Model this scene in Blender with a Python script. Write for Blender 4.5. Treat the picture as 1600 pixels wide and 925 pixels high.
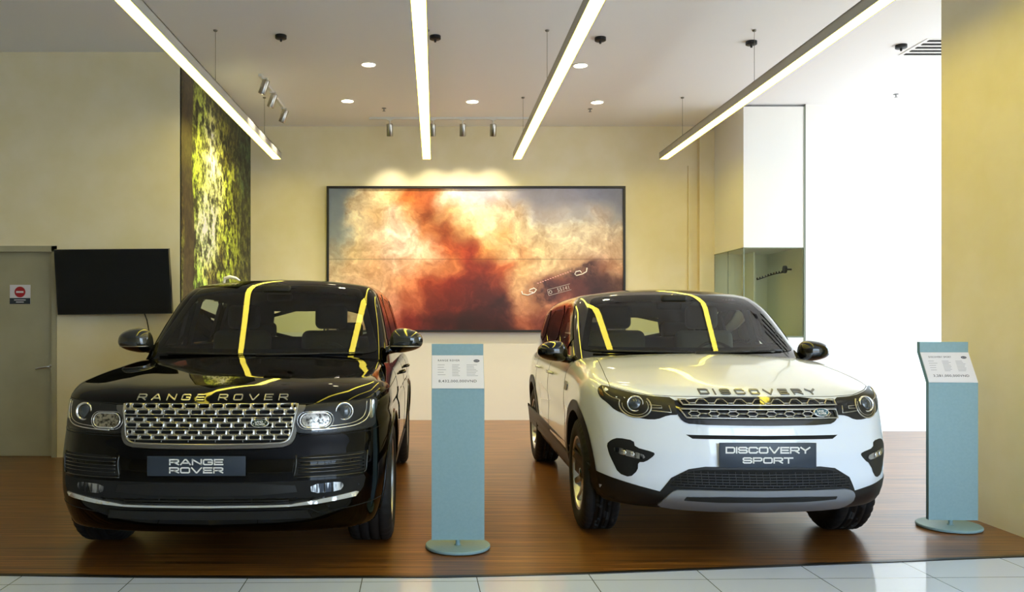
import bpy, bmesh, math, random
import numpy as np
from mathutils import Vector, Matrix, Euler
random.seed(7)
PI = math.pi
for o in list(bpy.data.objects): bpy.data.objects.remove(o)
SC = bpy.context.scene
COL = SC.collection

# ---------------------------------------------------------------- camera, world, exposure
cam_d = bpy.data.cameras.new('camera'); cam = bpy.data.objects.new('camera', cam_d); COL.objects.link(cam)
cam.location = (0, 0, 1.4); cam.rotation_euler = (PI/2, 0, 0)
cam_d.sensor_width = 36; cam_d.lens = 36*1300/1600
cam_d.shift_x = (800 - 680)/1600; cam_d.shift_y = (503 - 462.5)/1600
cam_d.clip_start = .05; cam_d.clip_end = 200
SC.camera = cam
SC.view_settings.view_transform = 'Standard'; SC.view_settings.look = 'None'
SC.view_settings.exposure = 0.66; SC.view_settings.gamma = 1; SC.view_settings.use_curve_mapping = False
SKY = 6.6            # strength of the overcast daylight outside
STRIP = 9.6          # linear lamp emission
SPOT = 2.2           # scale of track and down light power
world = bpy.data.worlds.new('daylight'); SC.world = world; world.use_nodes = True
wn = world.node_tree; wn.nodes.clear()
wo = wn.nodes.new('ShaderNodeOutputWorld'); wb = wn.nodes.new('ShaderNodeBackground')
tc = wn.nodes.new('ShaderNodeTexCoord'); sx = wn.nodes.new('ShaderNodeSeparateXYZ'); wr = wn.nodes.new('ShaderNodeValToRGB')
wn.links.new(tc.outputs['Generated'], sx.inputs[0]); wn.links.new(sx.outputs['Z'], wr.inputs[0])
wr.color_ramp.elements[0].position = 0.0; wr.color_ramp.elements[0].color = (.46, .48, .48, 1)
wr.color_ramp.elements[1].position = .6; wr.color_ramp.elements[1].color = (.64, .81, 1.0, 1)
e = wr.color_ramp.elements.new(.04); e.color = (.52, .68, .84, 1)
wn.links.new(wr.outputs[0], wb.inputs[0]); wb.inputs[1].default_value = SKY
wn.links.new(wb.outputs[0], wo.inputs[0])

# ---------------------------------------------------------------- materials
def lin(h):
    h = h.lstrip('#'); c = [int(h[i:i+2], 16)/255 for i in (0, 2, 4)]
    return tuple(v/12.92 if v <= .04045 else ((v + .055)/1.055)**2.4 for v in c)
def pmat(name, col, rough=.5, metal=0, coat=0, spec=.5, emit=None, es=0, trans=0, ior=1.45):
    m = bpy.data.materials.new(name); m.use_nodes = True; b = m.node_tree.nodes['Principled BSDF']
    if isinstance(col, str): col = lin(col)
    b.inputs['Base Color'].default_value = (*col, 1); b.inputs['Roughness'].default_value = rough
    b.inputs['Metallic'].default_value = metal; b.inputs['Coat Weight'].default_value = coat
    b.inputs['Coat Roughness'].default_value = .02; b.inputs['Specular IOR Level'].default_value = spec
    b.inputs['IOR'].default_value = ior; b.inputs['Transmission Weight'].default_value = trans
    if emit is not None:
        b.inputs['Emission Color'].default_value = (*(lin(emit) if isinstance(emit, str) else emit), 1); b.inputs['Emission Strength'].default_value = es
    return m
def N(m, t, **kw):
    n = m.node_tree.nodes.new(t)
    for k, v in kw.items(): setattr(n, k, v)
    return n
def noise_col(m, c1, c2, scale, detail=4, stretch=(1, 1, 1), lo=.35, hi=.65, bump=0, coords='Object', sock='Base Color'):
    nt = m.node_tree; b = nt.nodes['Principled BSDF']
    t = N(m, 'ShaderNodeTexCoord'); mp = N(m, 'ShaderNodeMapping'); n = N(m, 'ShaderNodeTexNoise'); r = N(m, 'ShaderNodeValToRGB')
    mp.inputs['Scale'].default_value = stretch; n.inputs['Scale'].default_value = scale; n.inputs['Detail'].default_value = detail
    r.color_ramp.elements[0].position = lo; r.color_ramp.elements[1].position = hi
    r.color_ramp.elements[0].color = (*(lin(c1) if isinstance(c1, str) else c1), 1); r.color_ramp.elements[1].color = (*(lin(c2) if isinstance(c2, str) else c2), 1)
    nt.links.new(t.outputs[coords], mp.inputs[0]); nt.links.new(mp.outputs[0], n.inputs[0]); nt.links.new(n.outputs[0], r.inputs[0])
    nt.links.new(r.outputs[0], b.inputs[sock])
    if bump:
        bp = N(m, 'ShaderNodeBump'); bp.inputs['Strength'].default_value = bump; bp.inputs['Distance'].default_value = .002
        nt.links.new(n.outputs[0], bp.inputs['Height']); nt.links.new(bp.outputs[0], b.inputs['Normal'])
    return m
def glass_mat(name, tint, rough=0.0, ior=1.5):
    """thin glazing: tinted see-through with a Fresnel mirror"""
    m = bpy.data.materials.new(name); m.use_nodes = True; nt = m.node_tree; nt.nodes.clear()
    o = N(m, 'ShaderNodeOutputMaterial'); mx = N(m, 'ShaderNodeMixShader'); tr = N(m, 'ShaderNodeBsdfTransparent'); gl = N(m, 'ShaderNodeBsdfGlossy'); fr = N(m, 'ShaderNodeFresnel')
    tr.inputs[0].default_value = (*tint, 1); gl.inputs['Roughness'].default_value = rough; fr.inputs[0].default_value = ior
    nt.links.new(fr.outputs[0], mx.inputs[0]); nt.links.new(tr.outputs[0], mx.inputs[1]); nt.links.new(gl.outputs[0], mx.inputs[2]); nt.links.new(mx.outputs[0], o.inputs[0])
    return m
M = {}
M['wall'] = noise_col(pmat('painted wall', '#ede2bf', .75), '#eadfb8', '#efe5c6', 3)
M['wall_white'] = pmat('white painted wall', '#f1f1ee', .75)
M['ceiling'] = pmat('white ceiling paint', '#f3f4f6', .8)
M['door'] = noise_col(pmat('grey door paint', '#a7a388', .5), '#a09c82', '#aca88e', 2)
M['white'] = pmat('white lacquer', '#f2f2f0', .4)
M['white_metal'] = pmat('white lamp metal', '#d8d8d4', .35)
M['alu'] = pmat('aluminium', '#c2c3c4', .32, 1)
M['chrome'] = pmat('chrome', '#e4e4e4', .08, 1)
M['satin'] = pmat('satin silver', '#b4b1ab', .28, 1)
M['black_plastic'] = pmat('black plastic', '#0d0e11', .45)
M['black_gloss'] = pmat('gloss black', '#050506', .06, coat=.5)
M['rubber'] = pmat('tyre rubber', '#101012', .7)
M['black_paint'] = pmat('black car paint', '#010102', .03, spec=.4, ior=1.36)
M['white_paint'] = pmat('white car paint', '#dfe5f0', .25, coat=1.0)
M['interior'] = pmat('dark car interior', '#242322', .7)
M['interior_grey'] = pmat('grey car interior', '#5c5d58', .7)
M['interior_tan'] = pmat('dim beige trim', '#77705c', .7)
M['windscreen'] = glass_mat('windscreen glass', (.74, .82, .70), ior=1.6)
M['privacy'] = glass_mat('dark side glass', (.16, .15, .14), ior=1.7)
M['rearglass'] = glass_mat('rear window glass', (.80, .86, .74))
M['lens'] = glass_mat('clear lamp lens', (.9, .93, .96), ior=1.45)
M['lamp_glass'] = pmat('lamp reflector', '#b9bbb8', .12, 1)
M['lamp_dark'] = pmat('lamp dark housing', '#121316', .35)
M['proj'] = pmat('projector lens', '#2c3236', .03, coat=1)
M['plate'] = pmat('slate show plate', '#2a3340', .35)
M['letter'] = pmat('plate lettering', '#e8e6e2', .5)
M['silver_letter'] = pmat('silver lettering', '#b9b8b6', .3, .8)
M['grey_letter'] = pmat('dark silver lettering', '#6d6f73', .3, .8)
M['skid'] = pmat('silver skid paint', '#9a9ea6', .35, .7)
M['badge_green'] = pmat('dark green enamel', '#0d2a1e', .2, coat=1)
M['badge_blue'] = pmat('green blue enamel', '#27505a', .2, coat=1)
M['teal'] = noise_col(pmat('pale teal panel', '#86a5ad', .5), '#84a3ab', '#88a7af', 60)
M['teal_edge'] = pmat('teal panel edge', '#58808a', .5)
M['paper'] = pmat('paper card', '#dddbe4', .55)
M['ink'] = pmat('dark print', '#3c3f55', .6)
M['ink_soft'] = pmat('grey small print', '#aaa9b6', .6)
M['strip'] = pmat('lamp diffuser', '#ffffff', .5, emit=(1.0, .80, .080), es=STRIP)
M['downlight'] = pmat('downlight glow', '#ffffff', .5, emit=(1.0, .90, .55), es=14)
M['screen'] = pmat('switched off screen', '#050606', .18)
M['frame'] = pmat('dark picture frame', '#1c1a1e', .4)
M['wire'] = pmat('steel wire', '#77746a', .4, .6)
M['dark'] = pmat('dark void', '#060607', .8)
M['red'] = pmat('red print', '#a8202c', .5)
M['orange'] = pmat('amber lamp', '#6a4a1c', .2)
M['trim'] = pmat('dark floor strip', '#2c2b2c', .35, .6)
M['grey'] = pmat('grey steel', '#8f9194', .4, .5)

def floor_wood():
    m = pmat('striped wood floor', '#8b5f36', .34, coat=.25); nt = m.node_tree; b = nt.nodes['Principled BSDF']; b.inputs['Coat Roughness'].default_value = .15
    t = N(m, 'ShaderNodeTexCoord'); mp = N(m, 'ShaderNodeMapping'); mp.inputs['Scale'].default_value = (.35, 16, 1)
    n = N(m, 'ShaderNodeTexNoise'); n.inputs['Scale'].default_value = 3.0; n.inputs['Detail'].default_value = 6; n.inputs['Roughness'].default_value = .65
    r = N(m, 'ShaderNodeValToRGB'); r.color_ramp.elements[0].position = .36; r.color_ramp.elements[1].position = .66
    r.color_ramp.elements[0].color = (*lin('#44260a'), 1); r.color_ramp.elements[1].color = (*lin('#a87234'), 1)
    x = r.color_ramp.elements.new(.5); x.color = (*lin('#754919'), 1)
    br = N(m, 'ShaderNodeTexBrick'); br.inputs['Scale'].default_value = 1; br.inputs['Brick Width'].default_value = 1.9; br.inputs['Row Height'].default_value = .045
    br.inputs['Mortar Size'].default_value = .0012; br.inputs['Color1'].default_value = (.82, .82, .82, 1); br.inputs['Color2'].default_value = (1.12, 1.1, 1.08, 1); br.inputs['Mortar'].default_value = (.45, .42, .4, 1)
    mx = N(m, 'ShaderNodeMix', data_type='RGBA', blend_type='MULTIPLY'); mx.inputs[0].default_value = 1
    nt.links.new(t.outputs['Object'], mp.inputs[0]); nt.links.new(mp.outputs[0], n.inputs[0]); nt.links.new(n.outputs[0], r.inputs[0])
    nt.links.new(t.outputs['Object'], br.inputs[0]); nt.links.new(r.outputs[0], mx.inputs[6]); nt.links.new(br.outputs[0], mx.inputs[7]); nt.links.new(mx.outputs[2], b.inputs['Base Color'])
    return m
def floor_tile():
    m = pmat('polished pale tile', '#c9ccd4', .07); nt = m.node_tree; b = nt.nodes['Principled BSDF']
    t = N(m, 'ShaderNodeTexCoord'); mp = N(m, 'ShaderNodeMapping'); mp.inputs['Rotation'].default_value = (0, 0, -math.radians(1.4)); mp.inputs['Location'].default_value = (.397 - .11, -4.49 + .626*8, 0)
    br = N(m, 'ShaderNodeTexBrick'); br.offset = 0; br.inputs['Scale'].default_value = 1; br.inputs['Brick Width'].default_value = .626; br.inputs['Row Height'].default_value = .626
    br.inputs['Mortar Size'].default_value = .0025; br.inputs['Mortar Smooth'].default_value = 0; br.inputs['Color1'].default_value = (*lin( '#c6d2ee'), 1); br.inputs['Color2'].default_value = (*lin('#cad6f2'), 1); br.inputs['Mortar'].default_value = (*lin('#55565a'), 1)
    nt.links.new(t.outputs['Object'], mp.inputs[0]); nt.links.new(mp.outputs[0], br.inputs[0]); nt.links.new(br.outputs[0], b.inputs['Base Color'])
    return m
M['wood'] = floor_wood(); M['tile'] = floor_tile()

# ---------------------------------------------------------------- mesh helpers
def tag(o, label=None, cat=None, group=None, kind=None):
    if label: o['label'] = label
    if cat: o['category'] = cat
    if group: o['group'] = group
    if kind: o['kind'] = kind
    return o
def empty(name, loc=(0, 0, 0), rz=0, **kw):
    o = bpy.data.objects.new(name, None); COL.objects.link(o); o.location = loc; o.rotation_euler = (0, 0, rz); o.empty_display_size = .1
    return tag(o, **kw)
def mkobj(name, verts, faces, mats, parent=None, fm=None, smooth=True, vn=None, ln=None):
    me = bpy.data.meshes.new(name); me.from_pydata([tuple(map(float, v)) for v in verts], [], [tuple(map(int, f)) for f in faces])
    if not isinstance(mats, (list, tuple)): mats = [mats]
    for m in mats: me.materials.append(M[m] if isinstance(m, str) else m)
    if fm is not None: me.polygons.foreach_set('material_index', np.asarray(fm, np.int32))
    me.polygons.foreach_set('use_smooth', np.full(len(me.polygons), bool(smooth)))
    me.update()
    if vn is not None: me.normals_split_custom_set_from_vertices([tuple(map(float, n)) for n in vn])
    if ln is not None: me.normals_split_custom_set([tuple(map(float, n)) for n in ln])
    o = bpy.data.objects.new(name, me); COL.objects.link(o)
    if parent is not None: o.parent = parent
    return o
class MB:
    """collects shapes into one mesh"""
    def __init__(s): s.v = []; s.f = []; s.m = []
    def add(s, v, f, m=0):
        n = len(s.v); s.v += [tuple(p) for p in v]; s.f += [tuple(i + n for i in q) for q in f]; s.m += [m]*len(f); return s
    def box(s, a, b, m=0):
        x0, y0, z0 = a; x1, y1, z1 = b
        v = [(x0,y0,z0),(x1,y0,z0),(x1,y1,z0),(x0,y1,z0),(x0,y0,z1),(x1,y0,z1),(x1,y1,z1),(x0,y1,z1)]
        return s.add(v, [(0,3,2,1),(4,5,6,7),(0,1,5,4),(1,2,6,5),(2,3,7,6),(3,0,4,7)], m)
    def rbox(s, c, size, r, m=0, rot=None, seg=3):
        bm = bmesh.new(); bmesh.ops.create_cube(bm, size=1)
        for v in bm.verts: v.co = Vector((v.co.x*size[0], v.co.y*size[1], v.co.z*size[2]))
        bmesh.ops.bevel(bm, geom=list(bm.edges), offset=min(r, min(size)*.49), segments=seg, profile=.5, affect='EDGES')
        R = Euler(rot).to_matrix() if rot else Matrix.Identity(3); bm.verts.index_update()
        s.add([R @ v.co + Vector(c) for v in bm.verts], [[v.index for v in f.verts] for f in bm.faces], m); bm.free(); return s
    def lathe(s, prof, c=(0,0,0), axis='z', seg=32, m=0, close=False, a0=0, a1=2*PI):
        full = abs(a1 - a0 - 2*PI) < 1e-6; k = seg if full else seg + 1; v = []
        for i in range(k):
            a = a0 + (a1 - a0)*i/seg; ca, sa = math.cos(a), math.sin(a)
            for r, h in prof:
                p = {'z': (r*ca, r*sa, h), 'x': (h, r*ca, r*sa), 'y': (r*ca, h, r*sa)}[axis]
                v.append((p[0]+c[0], p[1]+c[1], p[2]+c[2]))
        n = len(prof); f = []
        for i in range(seg):
            j = (i + 1) % k
            for q in range(n - 1): f.append((i*n+q, j*n+q, j*n+q+1, i*n+q+1))
            if close: f.append((i*n+n-1, j*n+n-1, j*n, i*n))
        return s.add(v, f, m)
    def tube(s, pts, r, seg=8, m=0, caps=True):
        P = [Vector(p) for p in pts]; n = len(P); v = []; T0 = (P[1]-P[0]).normalized()
        ref = Vector((0,0,1)) if abs(T0.z) < .9 else Vector((1,0,0)); u = T0.cross(ref).normalized()
        for i in range(n):
            T = (P[min(i+1,n-1)] - P[max(i-1,0)]).normalized(); u = (u - T*u.dot(T)).normalized(); w = T.cross(u)
            rr = r[i] if isinstance(r, (list, tuple)) else r
            for k in range(seg):
                a = 2*PI*k/seg; v.append(P[i] + (u*math.cos(a) + w*math.sin(a))*rr)
        f = [(i*seg+k, i*seg+(k+1)%seg, (i+1)*seg+(k+1)%seg, (i+1)*seg+k) for i in range(n-1) for k in range(seg)]
        if caps: f += [tuple(range(seg))[::-1], tuple((n-1)*seg+k for k in range(seg))]
        return s.add(v, f, m)
    def build(s, name, mats, parent=None, smooth=False, angle=None):
        o = mkobj(name, s.v, s.f, mats, parent, s.m, smooth or angle is not None)
        if angle is not None: o.data.set_sharp_from_angle(angle=math.radians(angle))
        return o
def glyphs(text, spacing=1.0, bold=.0, extrude=.1, res=3):
    cu = bpy.data.curves.new('t', 'FONT'); cu.body = text; cu.space_character = spacing; cu.offset = bold; cu.extrude = extrude; cu.resolution_u = res
    cu.align_x = 'CENTER'
    o = bpy.data.objects.new('t', cu); COL.objects.link(o); dg = bpy.context.evaluated_depsgraph_get(); dg.update()
    me = bpy.data.meshes.new_from_object(o.evaluated_get(dg))
    v = np.array([tuple(p.co) for p in me.vertices]); f = [tuple(p.vertices) for p in me.polygons]
    bpy.data.objects.remove(o); bpy.data.curves.remove(cu); bpy.data.meshes.remove(me)
    lo, hi = v.min(0), v.max(0); v[:, :2] = (v[:, :2] - lo[:2])/(hi[:2] - lo[:2]) - .5
    v[:, 2] = (v[:, 2] - lo[2])/max(hi[2] - lo[2], 1e-9)
    return v, f
STROKES = {
 'R': (1, [[(0,0),(0,1),(.85,1),(1,.88),(1,.57),(.85,.45),(0,.45)], [(.5,.45),(1,0)]]), 'A': (1.08, [[(0,0),(.43,1),(.57,1),(1,0)], [(.16,.3),(.84,.3)]]),
 'N': (1, [[(0,0),(0,1)], [(0,1),(1,0)], [(1,0),(1,1)]]), 'G': (1, [[(1,.84),(.88,1),(.12,1),(0,.86),(0,.14),(.12,0),(.88,0),(1,.12),(1,.48),(.55,.48)]]),
 'E': (.92, [[(1,1),(0,1),(0,0),(1,0)], [(0,.5),(.92,.5)]]), 'O': (1, [[(.12,0),(.88,0),(1,.14),(1,.86),(.88,1),(.12,1),(0,.86),(0,.14),(.12,0)]]),
 'V': (1.1, [[(0,1),(.46,0),(.54,0),(1,1)]]), 'D': (1, [[(0,0),(0,1),(.84,1),(1,.86),(1,.14),(.84,0),(0,0)]]), 'I': (.0, [[(0,0),(0,1)]]),
 'S': (1, [[(1,.84),(.88,1),(.12,1),(0,.88),(0,.62),(.12,.5),(.88,.5),(1,.38),(1,.12),(.88,0),(.12,0),(0,.16)]]), 'C': (1, [[(1,.82),(.88,1),(.12,1),(0,.86),(0,.14),(.12,0),(.88,0),(1,.18)]]),
 'Y': (1.05, [[(0,1),(.5,.46),(1,1)], [(.5,.46),(.5,0)]]), 'P': (1, [[(0,0),(0,1),(.85,1),(1,.88),(1,.55),(.85,.42),(0,.42)]]), 'T': (1, [[(0,1),(1,1)], [(.5,1),(.5,0)]])}
def stroke_text(s, w, h, t, lw, gap):
    '''wide squared capitals centred on 0,0: w overall width, t stroke weight; lw letter width to gap proportion'''
    units = []; x = 0
    for ch in s:
        if ch == ' ': x += lw*1.0; continue
        k = STROKES[ch][0]*lw if ch != 'I' else .001; units.append((ch, x, k)); x += k + (gap if ch != 'I' else gap)
    tot = units[-1][1] + units[-1][2]; sc = (w - t)/tot; V = []; F = []
    for ch, x0, k in units:
        for pl in STROKES[ch][1]:
            P = [np.array([(x0 + p[0]*k)*sc - (w - t)/2, (p[1] - .5)*(h - t)]) for p in pl]
            closed = len(P) > 3 and np.allclose(P[0], P[-1]); n = len(P)
            L = []
            for i in range(n):
                a = P[i-1] if i else (P[-2] if closed else None); b = P[i+1] if i < n-1 else (P[1] if closed else None)
                d1 = (P[i]-a)/np.linalg.norm(P[i]-a) if a is not None else None; d2 = (b-P[i])/np.linalg.norm(b-P[i]) if b is not None else None
                if d1 is None: d1 = d2
                if d2 is None: d2 = d1
                n1 = np.array([-d1[1], d1[0]]); n2 = np.array([-d2[1], d2[0]]); m = n1 + n2; m /= np.linalg.norm(m); q = m*(t/2)/max(.5, m @ n1)
                ext = (-d2*t/2*.98 if (i == 0 and not closed) else (d1*t/2*.98 if (i == n-1 and not closed) else 0)); L.append((P[i] + q + ext, P[i] - q + ext))
            for i in range(n-1):
                a, b = L[i], L[i+1]; m = max(1, int(np.linalg.norm(P[i+1]-P[i])/.02))
                for j in range(m):
                    u0, u1 = j/m, (j+1)/m; q = [a[0] + (b[0]-a[0])*u0, a[0] + (b[0]-a[0])*u1, a[1] + (b[1]-a[1])*u1, a[1] + (b[1]-a[1])*u0]; n0 = len(V)
                    V += [(*p, z) for z in (1, 0) for p in q]; F += [(n0+3, n0+2, n0+1, n0), (n0, n0+1, n0+5, n0+4), (n0+2, n0+3, n0+7, n0+6)]
                    if j == 0: F.append((n0+3, n0, n0+4, n0+7))
                    if j == m-1: F.append((n0+1, n0+2, n0+6, n0+5))
    return np.array(V, float), F
def flat_text(mb, text, O, U, V, w, h, th, m=0, **kw):
    """text centred at O, running along U, up along V, standing th proud"""
    v, f = glyphs(text, **kw); U = Vector(U).normalized(); V = Vector(V).normalized(); W = U.cross(V); O = Vector(O)
    mb.add([O + U*(p[0]*w) + V*(p[1]*h) + W*(p[2]*th) for p in v], f, m)
def on(x, y, Y):                                       # point seen at picture spot x,y at distance Y
    return Vector(((x - 680)*Y/1300, Y, 1.4 - (y - 503)*Y/1300))
# ---- car surfaces described as smooth solids (x across, y front to rear, z up, metres) ----
def pch(x, xp, yp):
    """smooth monotone interpolation through control points"""
    xp = np.asarray(xp, float); yp = np.asarray(yp, float)
    h = np.diff(xp); d = np.diff(yp) / h
    m = np.zeros(len(xp)); m[0] = d[0]; m[-1] = d[-1]
    for i in range(1, len(xp) - 1):
        if d[i-1] * d[i] > 0: m[i] = 2 * d[i-1] * d[i] / (d[i-1] + d[i])
    x = np.clip(x, xp[0], xp[-1]); i = np.clip(np.searchsorted(xp, x) - 1, 0, len(h) - 1)
    t = (x - xp[i]) / h[i]; t2 = t * t; t3 = t2 * t
    return (2*t3 - 3*t2 + 1)*yp[i] + (t3 - 2*t2 + t)*h[i]*m[i] + (3*t2 - 2*t3)*yp[i+1] + (t3 - t2)*h[i]*m[i+1]
def smax(a, b, k):
    h = np.clip(.5 + .5*(a - b)/k, 0, 1)
    return b*(1 - h) + a*h + k*h*(1 - h)
def smin(a, b, k): return -smax(-a, -b, k)
def cyl_cut(y, z, x, yc, zc, r):                       # a wheel arch (extends beyond the body side)
    return np.maximum(np.sqrt((y - yc)**2 + (z - zc)**2) - r, .60 - np.abs(x))
def rbox(x, y, z, c, s, r):
    q = [np.abs(x - c[0]) - s[0] + r, np.abs(y - c[1]) - s[1] + r, np.abs(z - c[2]) - s[2] + r]
    return np.sqrt(sum(np.maximum(v, 0)**2 for v in q)) + np.minimum(np.maximum(np.maximum(q[0], q[1]), q[2]), 0) - r

def rr_body_solid(x, y, z):
    ax = np.abs(x)
    lean = pch(z, [.2, .30, .38, .46, .60, .70, .76, .90, .98, 1.04, 1.1, 1.2], [.13, .06, .02, .0, .005, .03, .05, .085, .12, .19, .30, .6])
    plan = pch(ax, [0, .3, .55, .75, .88, .96, 1.05], [0, .012, .05, .125, .25, .43, .85])
    f = (plan + lean - y) * .75
    top = pch(y, [0, .12, .25, .5, 1.0, 1.5, 2.0, 4.0, 5.0], [.93, .99, 1.025, 1.07, 1.13, 1.163, 1.163, 1.14, 1.13])
    top = top - .035*(ax/.85)**2 + .008*np.exp(-((ax - .62)/.14)**2)*np.clip(1.5 - y, 0, 1)
    f = smax(f, z - top, .09)
    w = pch(z, [.25, .40, .55, .75, .95, 1.05, 1.13], [.915, .965, .985, .992, .978, .955, .915])
    w = w - .10*np.clip((y - 4.1)/.9, 0, 1)**2 - .012*np.exp(-((z - .86)/.03)**2)
    f = smax(f, ax - w, .10)
    f = smax(f, y - 4.98 + .10*np.clip(ax/.95, 0, 1)**3 + .1*np.clip(z - .8, 0, 1), .10)
    f = smax(f, .27 - .055*np.clip(1.2 - y, 0, .5)*2 - z, .05)
    return f
def rr_arch(x, y, z): return np.minimum(cyl_cut(y, z, x, .88, .38, .445), cyl_cut(y, z, x, 3.80, .38, .445))
def rr_roof_solid(x, y, z):
    ax = np.abs(x)
    front = 1.34 + (z - 1.12)*1.30 + .30*ax**2
    f = (front - y) * .61
    top = pch(y, [1.7, 2.1, 2.5, 3.2, 4.0, 4.8], [1.67, 1.725, 1.755, 1.765, 1.745, 1.68]) - .05*(ax/.68)**2
    f = smax(f, z - top, .10)
    w = pch(z, [1.0, 1.1, 1.4, 1.7, 1.8], [.945, .92, .85, .755, .71]) - .05*np.clip((2.0 - y)/.8, 0, 1)**2 - .06*np.clip((y - 3.6)/1.2, 0, 1)**2
    f = smax(f, ax - w, .09)
    f = smax(f, (y - 4.90 + (z - 1.1)*.42 + .12*ax**2)*.9, .10)
    return smax(f, 1.02 - z, .03)

def ds_body_solid(x, y, z):
    ax = np.abs(x)
    lean = pch(z, [.2, .30, .38, .50, .62, .74, .84, .92, .98, 1.03, 1.1, 1.2], [.20, .10, .03, .0, .0, .02, .045, .075, .11, .17, .30, .6])
    plan = pch(ax, [0, .3, .5, .68, .80, .88, .94, 1.05], [0, .022, .065, .145, .25, .38, .58, 1.1])
    f = (plan + lean - y) * .75
    top = pch(y, [0, .10, .22, .45, .8, 1.2, 1.6, 3.6, 4.6], [.91, .955, 1.0, 1.055, 1.12, 1.168, 1.178, 1.17, 1.16])
    top = top - .045*(ax/.8)**2 + .008*np.exp(-((ax - .58)/.14)**2)*np.clip(1.3 - y, 0, 1)
    f = smax(f, z - top, .09)
    w = pch(z, [.25, .40, .55, .78, .95, 1.05, 1.13], [.875, .915, .935, .946, .935, .915, .875])
    w = w - .12*np.clip((y - 3.7)/.9, 0, 1)**2 - .014*np.exp(-((z - .70)/.10)**2)*np.clip((y - 1.2)/.3, 0, 1)*np.clip((3.3 - y)/.3, 0, 1)
    f = smax(f, ax - w, .11)
    f = smax(f, y - 4.58 + .14*np.clip(ax/.9, 0, 1)**3 + .12*np.clip(z - .8, 0, 1), .12)
    f = smax(f, .28 - z, .05)
    return f
def ds_arch(x, y, z): return np.minimum(cyl_cut(y, z, x, .90, .37, .43), cyl_cut(y, z, x, 3.64, .37, .43))
def ds_roof_solid(x, y, z):
    ax = np.abs(x)
    front = 1.20 + (z - 1.12)*1.46 + .34*ax**2
    f = (front - y) * .56
    top = pch(y, [1.6, 2.0, 2.4, 3.0, 3.8, 4.6], [1.60, 1.655, 1.680, 1.675, 1.64, 1.56]) - .055*(ax/.66)**2
    f = smax(f, z - top, .10)
    w = pch(z, [1.0, 1.1, 1.4, 1.65, 1.75], [.91, .885, .815, .73, .69]) - .05*np.clip((1.9 - y)/.8, 0, 1)**2 - .10*np.clip((y - 3.3)/1.2, 0, 1)**2
    f = smax(f, ax - w, .09)
    f = smax(f, (y - 4.50 + (z - 1.1)*.55 + .14*ax**2)*.88, .12)
    return smax(f, 1.02 - z, .03)

def hit(f, ox, oy, oz, dx, dy, dz, tmax, n=160):
    """first crossing of f along rays (vectorised)"""
    ox, oy, oz = [np.atleast_1d(np.asarray(v, float)) for v in (ox, oy, oz)]
    N = max(len(ox), len(oy), len(oz)); ox, oy, oz = [np.broadcast_to(v, N) for v in (ox, oy, oz)]
    T = np.linspace(0, tmax, n)[:, None]
    V = f(ox + dx*T, oy + dy*T, oz + dz*T) < 0
    i = np.argmax(V, 0); ok = V.any(0); i = np.where(ok, np.maximum(i, 1), n - 1)
    b = T[i, 0]; a = T[i-1, 0]
    for _ in range(26):
        m = (a + b)/2; s = f(ox + dx*m, oy + dy*m, oz + dz*m) < 0
        b = np.where(s, m, b); a = np.where(s, a, m)
    t = (a + b)/2
    return np.stack([ox + dx*t, oy + dy*t, oz + dz*t], 1), ok
def grad(f, P, e=1e-4):
    x, y, z = P[:, 0], P[:, 1], P[:, 2]
    g = np.stack([f(x+e, y, z) - f(x-e, y, z), f(x, y+e, z) - f(x, y-e, z), f(x, y, z+e) - f(x, y, z-e)], 1)
    return g / np.maximum(np.linalg.norm(g, axis=1, keepdims=True), 1e-12)
# ================================================================= THE ROOM
CH = 4.19                                              # ceiling height
YB, YL, YR = 11.87, 8.60, 10.66                        # back wall, left wall, right-hand white wall
XL = -2.64
edge = [(-8.5, 4.85), (-2.42, 4.62), (-1.7, 4.585), (-.98, 4.57), (.07, 4.583), (.9, 4.65), (1.72, 4.75), (2.7, 4.88), (3.53, 4.986), (9.0, 5.6)]
def slab(name, poly, z0, z1, m):
    n = len(poly); v = [(x, y, z1) for x, y in poly] + [(x, y, z0) for x, y in poly]
    f = [tuple(range(n)), tuple(range(2*n-1, n-1, -1))] + [(i, i+n, (i+1) % n + n, (i+1) % n) for i in range(n)]
    return tag(mkobj(name, v, f, m, smooth=False), kind='structure')
XR = 7.6
slab('floor', [p for p in edge if p[0] < XR] + [(XR, 5.45), (XR, YB + .1), (-8.5, YB + .1)], -.2, 0, 'wood')
slab('floor_front', [(-8.5, -4.2), (XR, -4.2), (XR, 5.45 - .03)] + [(x, y - .028) for x, y in reversed(edge) if x < XR], -.2, -.001, 'tile')
strip_poly = [(x, y - .03) for x, y in edge if x < XR] + [(XR, 5.42)] + [(XR, 5.455)] + [(x, y + .004) for x, y in reversed(edge) if x < XR]
slab('trim_1', strip_poly, -.2, .004, 'trim')
def wallbox(name, a, b, m): return tag(MB().box(a, b).build(name, m), kind='structure')
wallbox('ceiling', (-8.5, -4.2, CH), (XR + .2, YB + .3, CH + .2), 'ceiling')
w = MB(); w.box((XL, YB, 1.25), (4.6, YB + .2, CH), 0); w.box((XL, YB, 0), (4.6, YB + .2, 1.25), 1); tag(w.build('wall_back', ['wall', pmat('paler lower wall', '#e2dfda', .75)]), kind='structure')  # two wall colours, the paler one from the floor up to the picture frame
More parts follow.
